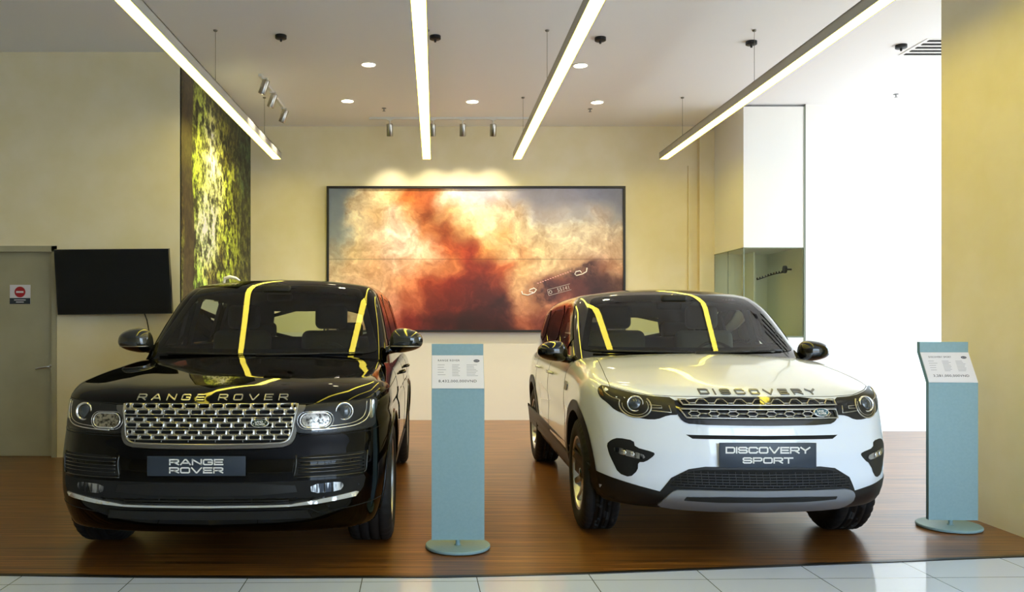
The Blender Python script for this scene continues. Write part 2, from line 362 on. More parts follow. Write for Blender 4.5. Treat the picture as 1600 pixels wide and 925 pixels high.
# left block: a wall facing the camera with the door opening, and its flank carrying the forest print
DX0, DX1, DZ = -5.30, -3.93, 2.155
w = MB()
w.box((-8.5, YL, 0), (DX0, YL + .2, CH)); w.box((DX0, YL, DZ), (DX1, YL + .2, CH)); w.box((DX1, YL, 0), (XL, YL + .2, CH))
tag(w.build('wall_left', 'wall'), kind='structure')
wallbox('wall_left_side', (XL - .2, YL + .2, 0), (XL, YB + .2, CH), 'wall')
wallbox('wall_outer_left', (-8.7, -4.2, 0), (-8.5, YL + .2, CH), 'wall')
wallbox('wall_front', (-8.5, -4.4, 0), (2.2, -4.2, CH), 'wall')
# right: white wall, groove line, pillar, glazed side
w = MB(); w.box((4.745, YR, 0), (XR + .2, YR + .2, CH), 0); tag(w.build('wall_right', 'wall_white'), kind='structure')
wallbox('wall_pillar', (3.82, 5.15, 0), (4.75, 6.28, CH), 'wall')
def glazing(name, p0, p1, n):
    g = MB(); d = (Vector(p1) - Vector(p0)); L = d.length; d.normalize()
    nx = Vector((-d.y, d.x, 0))*.04
    for i in range(n + 1):
        c = Vector(p0) + d*(L*i/n); g.box(tuple(c - nx - d*.03 - Vector((0,0,0))), tuple(c + nx + d*.03 + Vector((0, 0, CH))), 0)
    for z in (.02, 2.6, CH - .06):
        a = Vector(p0) - nx; b = Vector(p1) + nx
        g.box((min(a.x, b.x), min(a.y, b.y), z), (max(a.x, b.x), max(a.y, b.y), z + .06), 0)
    return tag(g.build(name, 'grey'), kind='structure')
wallbox('wall_outer_right', (XR, -4.2, 0), (XR + .2, 6.0, CH), 'wall')
glazing('window_1', (XR, 6.0, 0), (XR, YR, 0), 4)
glazing('window_2', (2.2, -4.25, 0), (XR, -4.25, 0), 4)
# narrow flue and corner post beside the cabinet
g = MB(); g.box((3.60, YB - .05, .0), (3.635, YB, 3.62)); tag(g.build('trim_2', 'wall'), kind='structure')
g = MB(); g.box((3.74, YB - .10, 0), (3.95, YB, CH)); tag(g.build('trim_3', 'wall'), kind='structure')

# door with frame
dr = MB(); dr.box((DX0, YL + .06, .005), (DX1 - .0, YL + .10, DZ), 0)
dr.box((DX0 - .05, YL + .12, 0), (DX1 + .05, YL + .19, DZ + .05), 0)
door = tag(dr.build('door_1', 'door'), kind='structure')
fr = MB()
for a, b in (((DX0 - .04, YL - .015, 0), (DX0 + .03, YL + .06, DZ + .03)), ((DX1 - .03, YL - .015, 0), (DX1 + .02, YL + .06, DZ + .03)), ((DX0 - .04, YL - .015, DZ - .03), (DX1 + .02, YL + .06, DZ + .03))): fr.box(a, b)
fr.build('door_frame', 'door', door)
hn = MB(); c = on(78, 573, YL + .03)
hn.lathe([(0, -.012), (.026, -.012), (.026, 0), (0, 0)], (c.x, YL + .06, c.z), 'y', 20); hn.tube([(c.x, YL + .06, c.z), (c.x, YL, c.z), (c.x - .02, YL - .012, c.z), (c.x - .13, YL - .012, c.z - .02)], .010, 8)
hn.build('door_handle', 'alu', door, angle=40)

# sign on the door
s = MB(); a = on(15, 445, YL + .05); b = on(47, 475, YL + .05)
s.box((a.x, YL + .055, b.z), (b.x, YL + .06, a.z), 0); s.box((a.x, YL + .052, b.z), (b.x, YL + .055, b.z + .062), 2)
cx, cz = (a.x + b.x)/2, b.z + .125
s.lathe([(0, -.003), (.056, -.003), (.056, .001)], (cx, YL + .054, cz), 'y', 32, 1)
s.box((cx - .038, YL + .048, cz - .009), (cx + .038, YL + .051, cz + .009), 0)
for k, w_ in enumerate((.12, .08)): s.box((cx - w_/2, YL + .050, b.z + .038 - k*.022), (cx + w_/2, YL + .0525, b.z + .046 - k*.022), 0)
tag(s.build('door_sign', ['paper', 'red', 'plate']), 'small square sign with a red no entry disc fixed on the grey door', 'sign')

# television
tv = empty('television', (0, 0, 0), label='large switched off black flat television hung tilted on the left wall', cat='television')
TL, TR, BL, BR = on(84, 390, 8.36), on(263, 388.5, 8.36), on(90, 492, 8.48), on(269, 490, 8.48)
def quadbox(mb, q, d, m=0):
    q = [Vector(p) for p in q]; n = (q[1]-q[0]).cross(q[3]-q[0]).normalized()*d
    mb.add(q + [p + n for p in q], [(0,1,2,3),(7,6,5,4),(0,4,5,1),(1,5,6,2),(2,6,7,3),(3,7,4,0)], m)
t = MB(); quadbox(t, [BL, BR, TR, TL], -.045); t.build('housing', 'black_gloss', tv)
def lerp(a, b, k): return a + (b - a)*k
def inset(q, k, off):
    q = [Vector(p) for p in q]; n = (q[1]-q[0]).cross(q[3]-q[0]).normalized(); dx = (q[1]-q[0]).normalized()*k; dz = (q[3]-q[0]).normalized()*k
    return [q[0]+dx+dz+n*off, q[1]-dx+dz+n*off, q[2]-dx-dz+n*off, q[3]+dx-dz+n*off]
t = MB(); q = inset([BL, BR, TR, TL], .012, .002); quadbox(t, q, -.003); t.build('screen', 'screen', tv)
mid = (TL + BR)/2; t = MB(); t.box((mid.x - .2, 8.45, mid.z - .15), (mid.x + .2, YL - .002, mid.z + .15)); t.build('wall_bracket', 'black_plastic', tv)
t = MB(); p = on(225, 488, 8.52); t.tube([p, p + Vector((.02, .03, -.08)), p + Vector((.03, .065, -.2)), p + Vector((.05, .065, -.45))], .006); t.build('cable', 'black_plastic', tv, smooth=True)

# ------------------------------------------------ printed pictures (artwork colours computed per point)
rng = np.random.RandomState(11)
def vnoise(x, y, seed):
    r = np.random.RandomState(seed).rand(256, 256); xi = np.floor(x).astype(int); yi = np.floor(y).astype(int); fx = x - xi; fy = y - yi
    fx = fx*fx*(3-2*fx); fy = fy*fy*(3-2*fy); g = lambda a, b: r[a % 256, b % 256]
    return (g(xi, yi)*(1-fx) + g(xi+1, yi)*fx)*(1-fy) + (g(xi, yi+1)*(1-fx) + g(xi+1, yi+1)*fx)*fy
def fbm(x, y, seed, o=5, gain=.5):
    s = 0; a = 1; t = 0
    for k in range(o): s = s + a*vnoise(x*2**k + 17*k, y*2**k + 9*k, seed + k); t += a; a *= gain
    return s/t
def hexes(rows): return np.array([[[int(c[i:i+2], 16)/255 for i in (0, 2, 4)] for c in r.split()] for r in rows])
def sample(G, u, v):                                   # smooth look-up, v from the top
    h, w, _ = G.shape; x = np.clip(u*w - .5, 0, w - 1.001); y = np.clip(v*h - .5, 0, h - 1.001); xi = x.astype(int); yi = y.astype(int)
    fx = (x - xi)[..., None]; fy = (y - yi)[..., None]; fx = fx*fx*(3-2*fx); fy = fy*fy*(3-2*fy)
    return (G[yi, xi]*(1-fx) + G[yi, xi+1]*fx)*(1-fy) + (G[yi+1, xi]*(1-fx) + G[yi+1, xi+1]*fx)*fy
def print_sheet(name, P, colf, nu, nv, rough=.4, parent=None):
    """P(u, v) gives points, colf(u, v) gives sRGB; u across, v from the top"""
    u, v = np.meshgrid(np.linspace(0, 1, nu), np.linspace(0, 1, nv)); C = np.clip(colf(u, v), 0, 1); C = np.where(C <= .04045, C/12.92, ((C + .055)/1.055)**2.4)
    pts = P(u, v).reshape(-1, 3); i = np.arange((nv-1)*(nu-1)); r, c = i//(nu-1), i % (nu-1); a = r*nu + c
    F = np.stack([a, a + nu, a + nu + 1, a + 1], 1)
    m = pmat(name + ' print', '#888888', rough); at = N(m, 'ShaderNodeVertexColor', layer_name='print'); m.node_tree.links.new(at.outputs[0], m.node_tree.nodes['Principled BSDF'].inputs['Base Color'])
    o = mkobj(name, pts, F, m, parent, smooth=False)
    ca = o.data.color_attributes.new('print', 'FLOAT_COLOR', 'POINT'); ca.data.foreach_set('color', np.concatenate([C.reshape(-1, 3), np.ones((nu*nv, 1))], 1).astype(np.float32).ravel())
    return o
G1 = hexes([
 '8093b0 d5cab0 e0cfa8 d9b080 b5622c a0502c d8c6b8 c9c6d6 b4b4cc c4c3ce a3a6c6 a5a9ca abb0d0 a9afd2 969fc6 848eb8',
 '8496b0 e3d6bc d6b58a e8d6c8 d8a070 7e3a1c b08058 e6d2b0 eedcc0 ead9be e8dcc8 c8c6d6 d8d8e8 c6cbe2 d3ccd0 a9afc8',
 '8c9cac e0d0b0 ecd4bc faede6 f0dcd0 c88050 8a3e1c c89a68 f8e8c0 e8c088 f0deb8 f0e6cc efe6d2 ede4d4 eadfd0 d8cfc6',
 'a8a8a0 dcc8a0 e8c8a8 fbefe8 f6dccc ecc0a8 b05028 902c10 d89858 f2d8a8 dca878 f0dcb4 eedfc0 eadcc4 e8d6c0 d8bfa8',
 'd8ccb0 e8cca8 e4b890 f0d0b8 eab898 d89870 c87848 8c2c14 7a2410 b85830 e0b888 e8cfa8 e4c8a4 d8b494 a07060 c89c80',
 'e4d0b8 e8cdb0 e0b898 e4a880 d88860 983c20 842410 6c1c10 581810 7a2c18 d8b088 c89c80 7a4038 6a3430 3a1818 503028',
 'd8cabc dcc0ac d8a890 d09078 c06848 6e2414 641c10 501610 48140e 3a120e c08868 b07858 985848 5c2c28 401c1c 482420',
 'c8b8a8 ccb09c c89080 b06050 6a1c14 4a1410 3c100c 2e0e0a 340e0c 3a100c a05840 7a3a2c 602820 401818 301414 281010'])
def art1(u, v):
    X, Y = u*12, v*6
    w1 = fbm(X, Y, 3, 6, .55) - .5; w2 = fbm(X + 40, Y + 11, 23, 6, .55) - .5
    C = sample(G1, u + w1*.085, v + w2*.12)
    lum = C.mean(-1)
    d = fbm(X*2.6 + w1*3, Y*2.6 + w2*3, 51, 6, .66) - .5; ridge = np.abs(fbm(X*1.3 + w2*2.5, Y*1.3 + w1*2.5, 77, 5, .6) - .5)*2
    dirt = np.clip(1.15 - np.abs(C[..., 2] - C[..., 0])*0 - np.clip((C[..., 2] - C[..., 0])*8 + .2, 0, 1), 0, 1)   # the sky stays calm
    k = dirt*(.95*d + .60*(.12 - ridge)*(ridge < .12))
    C = C*(1 + k[..., None]*np.array([.5, .75, .9]))
    C = C*np.array([1.0, .95, .90]) + (dirt*np.clip(d, 0, 1)*.14)[..., None]*np.array([1, .75, .55])
    # the dark car half hidden in the dust, lower right
    a = math.radians(21); px, py = (u - .80)*2.07, (v - .64); rx = px*math.cos(a) - py*math.sin(a)*1.0; ry = px*math.sin(a) + py*math.cos(a)
    car = np.clip((.30 - np.abs(rx))*12, 0, 1)*np.clip((ry + .07)*40, 0, 1)*np.clip((.16 + .1*w1*4 - ry)*10, 0, 1)*np.clip(.55 + 3*d, 0, 1)
    C = C*(1 - .8*car[..., None]) + car[..., None]*np.array([.18, .06, .07])*.8
    seam = np.abs(v - .5) < .003
    return np.where(seam[..., None], C*.85, C)
pa, pb = on(514, 294.5, YB - .05), on(973.5, 515.5, YB - .05)
pic = empty('framed_picture', ((pa.x+pb.x)/2, YB, pb.z - .03), label='wide black framed picture of a car bursting through a red dust cloud', cat='picture')
def rel(o, par):
    o.parent = par; o.matrix_parent_inverse = Matrix.Translation(-Vector(par.location)); return o
rel(print_sheet('print', lambda u, v: np.stack([pa.x + (pb.x-pa.x)*u, np.full_like(u, YB - .045), pa.z + (pb.z-pa.z)*v], -1), art1, 520, 250), pic)
f = MB(); T = .032
f.box((pa.x - T, YB - .07, pa.z), (pb.x + T, YB, pa.z + T)); f.box((pa.x - T, YB - .07, pb.z - T), (pb.x + T, YB, pb.z)); f.box((pa.x - T, YB - .07, pb.z), (pa.x, YB, pa.z)); f.box((pb.x, YB - .07, pb.z), (pb.x + T, YB, pa.z))
f.box((pa.x, YB - .04, pb.z), (pb.x, YB, pa.z))
rel(f.build('frame', 'frame'), pic)
def pc(x, y): return on(500 + x/3.2, 280 + y/3.2, YB - .047)
m_ = MB()
for pts in ([(1008, 560), (1012, 575), (1040, 580), (1072, 566), (1082, 552), (1070, 545), (1050, 552), (1046, 562), (1066, 566)], [(1335, 443), (1332, 462), (1312, 474), (1282, 482), (1274, 474), (1280, 462), (1300, 458), (1308, 468)]):
    m_ = MB(); m_.tube([pc(*p) for p in pts], .009, 6); rel(m_.build('headlamp_glow', bpy.data.materials.get('printed lamp white') or pmat('printed lamp white', '#f4e8e4', .5), None, smooth=True), pic)
m_ = MB()
for k in range(14): c = pc(1090 + k*12.5, 520 - k*4.6); m_.box((c.x - .011, YB - .049, c.z - .006), (c.x + .011, YB - .046, c.z + .006))
m_.build('grille_dots', pmat('printed pink', '#e8a8a0', .5)); rel(bpy.data.objects['grille_dots'], pic)
m_ = MB(); c = pc(1195, 553); ang = math.radians(15); U = (math.cos(ang), 0, math.sin(ang)); V = (-math.sin(ang), 0, math.cos(ang))
flat_text(m_, '55141', c + Vector(U)*.06, U, V, .17, .055, .002, 0)
for s_ in (-1, 1): m_.tube([c - Vector(U)*.16 + Vector(V)*.042*s_, c + Vector(U)*.17 + Vector(V)*.042*s_], .003, 5)
m_.tube([c - Vector(U)*.16 + Vector(V)*.042, c - Vector(U)*.16 - Vector(V)*.042], .003, 5)
m_.lathe([(.016, -.002), (.024, -.002), (.024, 0)], tuple(c - Vector(U)*.125), 'y', 20)
rel(m_.build('number_plate', pmat('printed plate', '#cdbcb4', .5)), pic)

G2 = hexes([
 '2e2416 4a4a2c 6a6c40 55502c 3a3018 30301c 2e2e22 2c3430',
 '2e2418 5c5c30 8a8c58 c0b8a0 6a6438 4a4428 403c26 2e3a36',
 '30261a 6a6a30 9a9c58 efe6dc a09a60 5a5428 4a4a2c 34382c',
 '3c2e1e 7c8838 b0b460 f4ecdc d8cca0 7c7c34 4e4c26 2e3a34',
 '3a2a1e 808a3c b8bc68 e8e4c4 f0ead8 9a9c48 5e5c2c 3a3c26',
 '3a2a20 7c8438 d8dca8 f6f4ee d0c888 b4b850 7a7830 3a3a24',
 '44302a 6c7430 e8ead0 ffffff a8a85c a0a44a 787a34 40402a',
 '4a342c 6a7034 d0d8b8 f0f0e4 5c5030 989c48 70702c 4c4a2e',
 '4e382e 6c7c3c a8b478 7c7048 8c9844 7c8438 6c6830 504a30',
 '4e3a30 647c40 8ca468 50402c 7c8c3c 90983c 6c6c34 4a4c34',
 '4c3830 5c7048 6c8c60 4c3c2c 6c7c38 7c8438 645c30 4c5c4c',
 '443228 4c5c3c 5c7050 403424 54602c 5c642c 4c4428 3c4438'])
def art2(u, v):
    X, Y = u*9, v*12
    w1 = fbm(X, Y, 103, 5) - .5; w2 = fbm(X + 9, Y + 3, 113, 5) - .5
    C = sample(G2, np.clip(u + .09 + w1*.14, 0, 1), np.clip(v*1.32 + w2*.06, 0, 1))
    leaf = fbm(X*4.5, Y*3.6, 131, 4, .8); leaf2 = fbm(X*8 + 5, Y*6, 151, 3, .8)
    k = np.clip((leaf - .5)*8, -1, 1); k2 = np.clip((leaf2 - .5)*5, -1, 1)
    C = C*(1 + .72*k[..., None]) + k2[..., None]*np.array([.10, .11, .03])
    C = C*np.array([.84, .90, .66]) + .22*np.exp(-((u - .27 - .04*w1)/.07)**2 - ((v - .36)/.13)**2)[..., None] + .12*np.exp(-((u - .42)/.07)**2 - ((v - .16)/.12)**2)[..., None]
    for x0, x1, wd, v0 in ((.06, .10, .05, .0), (.44, .33, .022, .55), (.62, .50, .010, .62), (.93, .80, .014, .72)):   # trunks
        xc = x0 + (x1 - x0)*v + .012*np.sin(v*17 + x0*9); t = np.clip(1 - (np.abs(u - xc) - wd)/.012, 0, 1)*(v > v0)
        C = C*(1 - t[..., None]*.85) + t[..., None]*np.array([.27, .21, .17])*.85*(.8 + .4*leaf2[..., None])
    return C
x_ = XL + .014
mur = empty('forest_banner', (XL, (YL + YB)/2, 0), label='tall green forest print covering the side of the left wall', cat='mural')
rel(print_sheet('print', lambda u, v: np.stack([np.full_like(u, x_), YL + .006 + (YB - YL - .036)*u, CH - .03 - (CH - .06)*v], -1), art2, 330, 520, .5), mur)
b = MB(); b.box((XL + .002, YL + .006, .03), (x_ - .001, YB - .026, CH - .03)); rel(b.build('backing_board', 'frame'), mur)

# ------------------------------------------------ glass display cabinet with the white box above it
cx0, cx1 = 3.95, 4.735
box_z = 2.355
cab = empty('display_cabinet', ((cx0+cx1)/2, YR + .6, 0), label='tall white wall cabinet with a green tinted glass showcase below its box', cat='cabinet')
c = MB(); c.box((cx0, YR, box_z), (cx1, YB, CH - .03)); rel(c.build('upper_box', 'wall_white'), cab)
c = MB(); c.box((cx0, YR, 0), (cx1, YB, 1.20)); rel(c.build('base', 'wall_white'), cab)
c = MB(); c.box((cx0 + .01, YR + .01, 1.20), (cx1 - .01, YB - .03, 1.215)); rel(c.build('shelf', pmat('pale green shelf', '#dde6d4', .4)), cab)
mi = pmat('showcase lining', '#f2f4e4', .6)
c = MB(); c.box((cx0 + .02, YB - .06, 1.215), (cx1 - .01, YB - .03, box_z)); c.box((cx1 - .02, YR + .03, 1.215), (cx1 - .002, YB - .06, box_z)); c.box((cx0 + .40, YB - .5, 1.215), (cx0 + .42, YB - .06, box_z)); rel(c.build('lining', mi), cab)
gm = glass_mat('showcase glass', (.88, .94, .88), ior=1.4)
for a, b_ in (((cx0, YR, 1.215), (cx1, YR + .008, box_z)), ((cx0, YR + .008, 1.215), (cx0 + .008, YB - .03, box_z))):
    c = MB(); a = Vector(a); b_ = Vector(b_); p_ = ([a, (b_.x, a.y, a.z), (b_.x, a.y, b_.z), (a.x, a.y, b_.z)] if b_.x - a.x > .1 else [(a.x, b_.y, a.z), a, (a.x, a.y, b_.z), (a.x, b_.y, b_.z)]); c.add(p_, [(0, 1, 2, 3)]); rel(c.build('glass_pane', gm), cab)
c = MB()
for a, b_ in (((cx0 - .004, YR - .004, 1.2), (cx0 + .012, YR + .012, box_z)), ((cx1 - .014, YR - .006, .0), (cx1, YR + .012, CH - .03)), ((cx0, YR - .003, box_z - .012), (cx1, YR + .01, box_z)), ((cx0, YR - .003, 1.2), (cx1, YR + .01, 1.215)), ((cx0 - .003, YR + .56, 1.215), (cx0 + .006, YR + .57, box_z)), ((cx0 - .003, YR, box_z - .012), (cx0 + .006, YB, box_z))): c.box(a, b_)
rel(c.build('edge_trim', pmat('grey green edge', '#7c8676', .4)), cab)
g = MB(); g.box((cx1, YR - .004, 0), (cx1 + .010, YR + .01, CH)); tag(g.build('trim_4', pmat('shadow gap', '#6f7068', .6)), kind='structure')
pts = [on(1183 + k*4.3, 437 - 11*math.sin(k/10*PI/2)**1.2 - 1.5*(k == 10), YR + .35) for k in range(11)]
h = MB(); h.tube(pts, .007, 8)
for k in range(0, 11): h.lathe([(0, -.006), (.016, -.004), (.016, .004), (0, .006)], tuple(pts[k] + Vector((0, 0, .012))), 'x', 10)
e_ = on(1228, 421, YR + .35); h.lathe([(0, -.03), (.05, -.03), (.05, .0), (0, 0)], (e_.x, e_.y, e_.z), 'x', 18); h.tube([e_, (cx1 - .018, e_.y, e_.z)], .012, 8)
rel(h.build('display_arm', 'black_plastic'), cab)

# ------------------------------------------------ ceiling lights
GL = 'linear lamps hung from the ceiling'
labs = ['leftmost long linear lamp, hanging above the television and the black car', 'long linear lamp seen almost end on, second from the left', 'long linear lamp hanging above the red dust picture, third from the left', 'rightmost long linear lamp, reaching towards the white cabinet']
def linear_lamp(x, y0, y1, z, label, ws):
    r = empty('linear_lamp', (x, y0, z), label=label, cat='lamp', group=GL)
    W, H = .058, .09
    b = MB(); b.box((-W, 0, 0), (-W + .006, y1 - y0, H)); b.box((W - .006, 0, 0), (W, y1 - y0, H)); b.box((-W, 0, H - .008), (W, y1 - y0, H)); b.box((-W, 0, 0), (W, .006, H)); b.box((-W, y1 - y0 - .006, 0), (W, y1 - y0, H))
    b.build('housing', pmat('lamp housing', '#b5b2a8', .45, .2) if 'lamp housing' not in bpy.data.materials else bpy.data.materials['lamp housing'], r)
    b = MB(); b.box((-W + .0065, .0065, .002), (W - .0065, y1 - y0 - .0065, .02)); b.build('diffuser', 'strip', r)
    for wy, dx in ws:
        b = MB(); b.tube([(dx, wy - y0, H), (dx, wy - y0, CH - z - .015)], .0024, 5); b.lathe([(0, 0), (.016, 0), (.022, .012)], (dx, wy - y0, CH - z - .015), 'z', 16); b.box((dx - .012, wy - y0 - .03, H), (dx + .012, wy - y0 + .03, H + .006)); b.build('suspension_wire', 'wire', r)
for x, lb in zip((-2.14, -.115, 1.11, 3.09), labs): linear_lamp(x, 2.6, 11.26, 3.60, lb, ((4.2, 0), (7.95, -.04 if x > 0 else .04), (10.33, -.02 if x > 0 else .02)))
GD = 'round recessed ceiling downlights'
for (px, py), lb in zip(((576, 100.5), (907, 102), (543, 157.5), (738, 158.5), (933, 159.5)), ('round downlight left of the second linear lamp, in the nearer row', 'round downlight right of the third linear lamp, in the nearer row', 'leftmost round downlight of the far row', 'middle round downlight of the far row, above the wall track', 'rightmost round downlight of the far row')):
    Y = 2.79*1300/(503 - py); p = on(px, py, Y); r = empty('downlight', (p.x, Y, CH), label=lb, cat='downlight', group=GD)
    b = MB(); b.lathe([(.072, -.001), (.088, -.001), (.090, -.006), (.074, -.008), (.072, -.001)], seg=32); b.build('bezel', 'white', r, angle=40)
    b = MB(); b.lathe([(0, -.004), (.073, -.004)], seg=32); b.build('lamp_disc', 'downlight', r)
    l = bpy.data.lights.new('downlight_beam', 'SPOT'); l.energy = 46*SPOT; l.color = (1, .90, .70); l.spot_size = math.radians(95); l.spot_blend = .8; l.shadow_soft_size = .06
    lo = bpy.data.objects.new('downlight_beam', l); COL.objects.link(lo); lo.parent = r; lo.location = (0, 0, -.03)
GP = 'small black round ceiling fittings'
for (px, py), lb in zip(((439, 57), (680, 58), (938, 60.5), (1174, 66.5), (1408, 72)), ('black round ceiling fitting between the first and second linear lamps', 'black round ceiling fitting beside the second linear lamp', 'black round ceiling fitting right of the third linear lamp', 'black round ceiling fitting above the rightmost linear lamp', 'black round ceiling fitting beside the air vent')):
    Y = 2.78*1300/(503 - py); p = on(px, py, Y); b = MB()
    b.lathe([(0, 0), (.055, 0), (.055, -.03), (.048, -.034), (.012, -.036), (.010, -.06), (0, -.06)], (p.x, Y, CH), seg=24); tag(b.build('ceiling_fitting', 'black_plastic', angle=40), lb, 'ceiling fitting', GP)
for (px, py), lb in zip(((600, 169), (922, 170), (1400, 147)), ('tiny sprinkler head beside the leftmost far downlight', 'tiny sprinkler head near the rightmost far downlight', 'tiny sprinkler head on the ceiling near the white wall')):
    Y = 2.79*1300/(503 - py); p = on(px, py, Y); b = MB(); b.lathe([(0, 0), (.03, 0), (.03, -.006), (.008, -.01), (.008, -.035), (.02, -.036), (.02, -.04), (0, -.04)], (p.x, Y, CH), seg=14); tag(b.build('sprinkler_head', 'grey', angle=40), lb, 'sprinkler', 'ceiling sprinklers')
# slot vent
v = empty('air_vent', (0, 0, 0), label='white slotted air vent in the ceiling beside the pillar', cat='vent')
ya, yb = 2.79*1300/(503 - 60), 2.79*1300/(503 - 86); xa, xb = on(1452, 60, ya).x - .02, on(1560, 60, ya).x
b = MB(); b.box((xa, ya, CH - .006), (xb, yb, CH), 0); b.build('frame', 'white', v)
b = MB(); n = 5
for k in range(n): y = ya + .05 + (yb - ya - .1)*k/(n-1); b.box((xa + .04, y - .02, CH - .012), (xb, y + .02, CH - .005))
b.build('slots', 'dark', v)

# ------------------------------------------------ track lights
def track(name, p0, p1, spots, label, aim, drop=.10):
    r = empty(name, p0, label=label, cat='track light'); d = Vector(p1) - Vector(p0)
    b = MB(); n = Vector((-d.y, d.x, 0)).normalized()*.017
    q = [-n, n, d + n, d - n]; b.add([p + Vector((0,0,-.03)) for p in q] + [p for p in q], [(0,1,2,3),(7,6,5,4),(0,4,5,1),(1,5,6,2),(2,6,7,3),(3,7,4,0)]); b.build('track', 'white_metal', r)
    for sp in spots:
        o = Vector(sp) - Vector(p0); tgt = Vector(aim(sp)) - Vector(sp); A = tgt.normalized(); 
        top = Vector((o.x, o.y, -.03)); b = MB(); b.tube([top, top + Vector((0, 0, -drop))], .010, 8); b.box((top.x - .035, top.y - .018, top.z - .014), (top.x + .035, top.y + .018, top.z)); 
        rot = Vector((0, 0, -1)).rotation_difference(A).to_matrix(); c0 = top + Vector((0, 0, -drop - .02))
        head = MB(); pr = [(0, .06), (.040, .06), (.043, .05), (.043, -.10), (.040, -.105), (.034, -.10), (.030, -.07), (0, -.065)]
        head.lathe(pr, seg=24); hv = [rot @ Vector(p) + c0 for p in head.v]; h2 = MB(); h2.add(hv, head.f)
        hd = h2.build('spot_head', 'satin', r, angle=40); b.build('spot_arm', 'white_metal', hd)
        l = bpy.data.lights.new('track_beam', 'SPOT'); l.energy = 17*SPOT; l.color = (1, .90, .70); l.spot_size = math.radians(80); l.spot_blend = 1; l.shadow_soft_size = .03
        lo = bpy.data.objects.new('track_beam', l); COL.objects.link(lo); lo.parent = hd; lo.location = c0 + A*.12; lo.rotation_euler = Vector((0, 0, -1)).rotation_difference(A).to_euler()
track('track_light', (-.9, 11.35, CH), (1.45, 11.35, CH), [(-.62, 11.35, CH), (-.035, 11.35, CH), (.375, 11.35, CH), (.79, 11.35, CH)], 'horizontal ceiling track with silver spot heads above the red dust picture', lambda s: (s[0], s[1] + .33, s[2] - 1))
track('track_light', (-1.97, 9.35, CH), (-1.97, 11.0, CH), [(-1.93, 9.42, CH), (-1.95, 10.0, CH), (-1.95, 10.75, CH)], 'short ceiling track with three silver spot heads beside the forest print', lambda s: (s[0] - .35, s[1] + .05, s[2] - 1), .06)

# ------------------------------------------------ price stands
def price_stand(x, y, rz, title, price, label):
    r = empty('price_stand', (x, y, 0), rz, label=label, cat='sign stand', group='pale teal price stands')
    b = MB(); b.lathe([(0, .006), (.197, .006), (.2, .010), (.2, .020), (.196, .024), (0, .024)], seg=64); b.build('base', 'teal', r, angle=40)
    b = MB(); b.lathe([(.014, .024), (.014, .075)], (0, -.02, 0), seg=16); b.lathe([(.014, .024), (.022, .024), (.014, .032)], (0, -.02, 0), seg=16); b.build('pole', 'teal', r, smooth=True)
    W = .162; T = .022
    prof = [(-.055, .062), (-.055, .988), (.060, 1.19), (.060, 1.262)]      # front face y, z
    v = []; 
    for s in (-1, 1):
        for (yy, zz) in prof: v.append((s*W, yy, zz))
        for (yy, zz) in prof: v.append((s*W, yy + T + .012, zz))
    k = 8; f = []
    for i in range(3): f += [(i, k+i, k+i+1, i+1), (4+i+1, 12+i+1, 12+i, 4+i)]
    f += [(0, 4, 12, 8), (3, 11, 15, 7)]
    fe = [(i, i+1, 4+i+1, 4+i) for i in range(3)] + [(8+4+i, 8+4+i+1, 8+i+1, 8+i) for i in range(3)]
    mkobj('panel', v, f + fe, ['teal', 'teal_edge'], r, [0]*len(f) + [1]*len(fe), False)
    b = MB(); Vd = Vector((0, .115, .202)).normalized(); O = Vector((0, -.055 + .0575, (.988 + 1.19)/2)); Nn = Vector((1, 0, 0)).cross(Vd); L = .232
    q = [O + Vector((s*(W - .002), 0, 0)) + Vd*(t*L/2*.985) + Nn*.002 for s, t in ((-1, -1), (1, -1), (1, 1), (-1, 1))]; quadbox(b, q, .003)
    b.build('card', 'paper', r)
    b = MB(); C = O + Nn*.0052
    def P(a, c): return C + Vector((a, 0, 0)) + Vd*c
    flat_text(b, title, P(-.055 if len(title) < 12 else -.04, .078), (1, 0, 0), Vd, .135 if len(title) < 12 else .15, .013, .0005, 0, spacing=1.25, bold=.01, extrude=.01); b.build('title_lettering', ['ink'], r); b = MB()
    flat_text(b, price, P(-.002, -.066), (1, 0, 0), Vd, .235, .020, .0005, 0, spacing=1.1, bold=.008, extrude=.01); b.build('price_lettering', ['ink'], r); b = MB()
    ov = [P(.118 + .019*math.cos(a), .075 + .010*math.sin(a)) for a in np.linspace(0, 2*PI, 24, endpoint=False)]; b.add(ov, [tuple(range(24))], 0); b.build('oval_logo', ['ink'], r)
    for (x0, n, w0) in ((-.125, 5, .06), (-.035, 8, .062), (.055, 8, .07)):
        b = MB()
        for i in range(n):
            c = .045 - i*(.085/n); w = w0*random.uniform(.6, 1); q = [P(x0, c), P(x0 + w, c), P(x0 + w, c + .004), P(x0, c + .004)]; b.add(q, [(0, 1, 2, 3)], 1)
        b.build('small_print', ['ink', 'ink_soft'], r)
    b = MB()
    flat_text(b, 'LAND ROVER', P(.118, .075), (1, 0, 0), Vd, .026, .004, .0004, 2, extrude=.01)
    b.build('logo_lettering', ['ink', 'ink_soft', 'paper'], r)
    return r
price_stand(.14, 5.16, 0, 'RANGE ROVER', '8,432,000,000VND', 'pale teal price stand standing between the black car and the white car')
price_stand(3.50, 5.67, math.radians(-3), 'DISCOVERY SPORT', '3,281,000,000VND', 'pale teal price stand standing beside the pillar on the right')

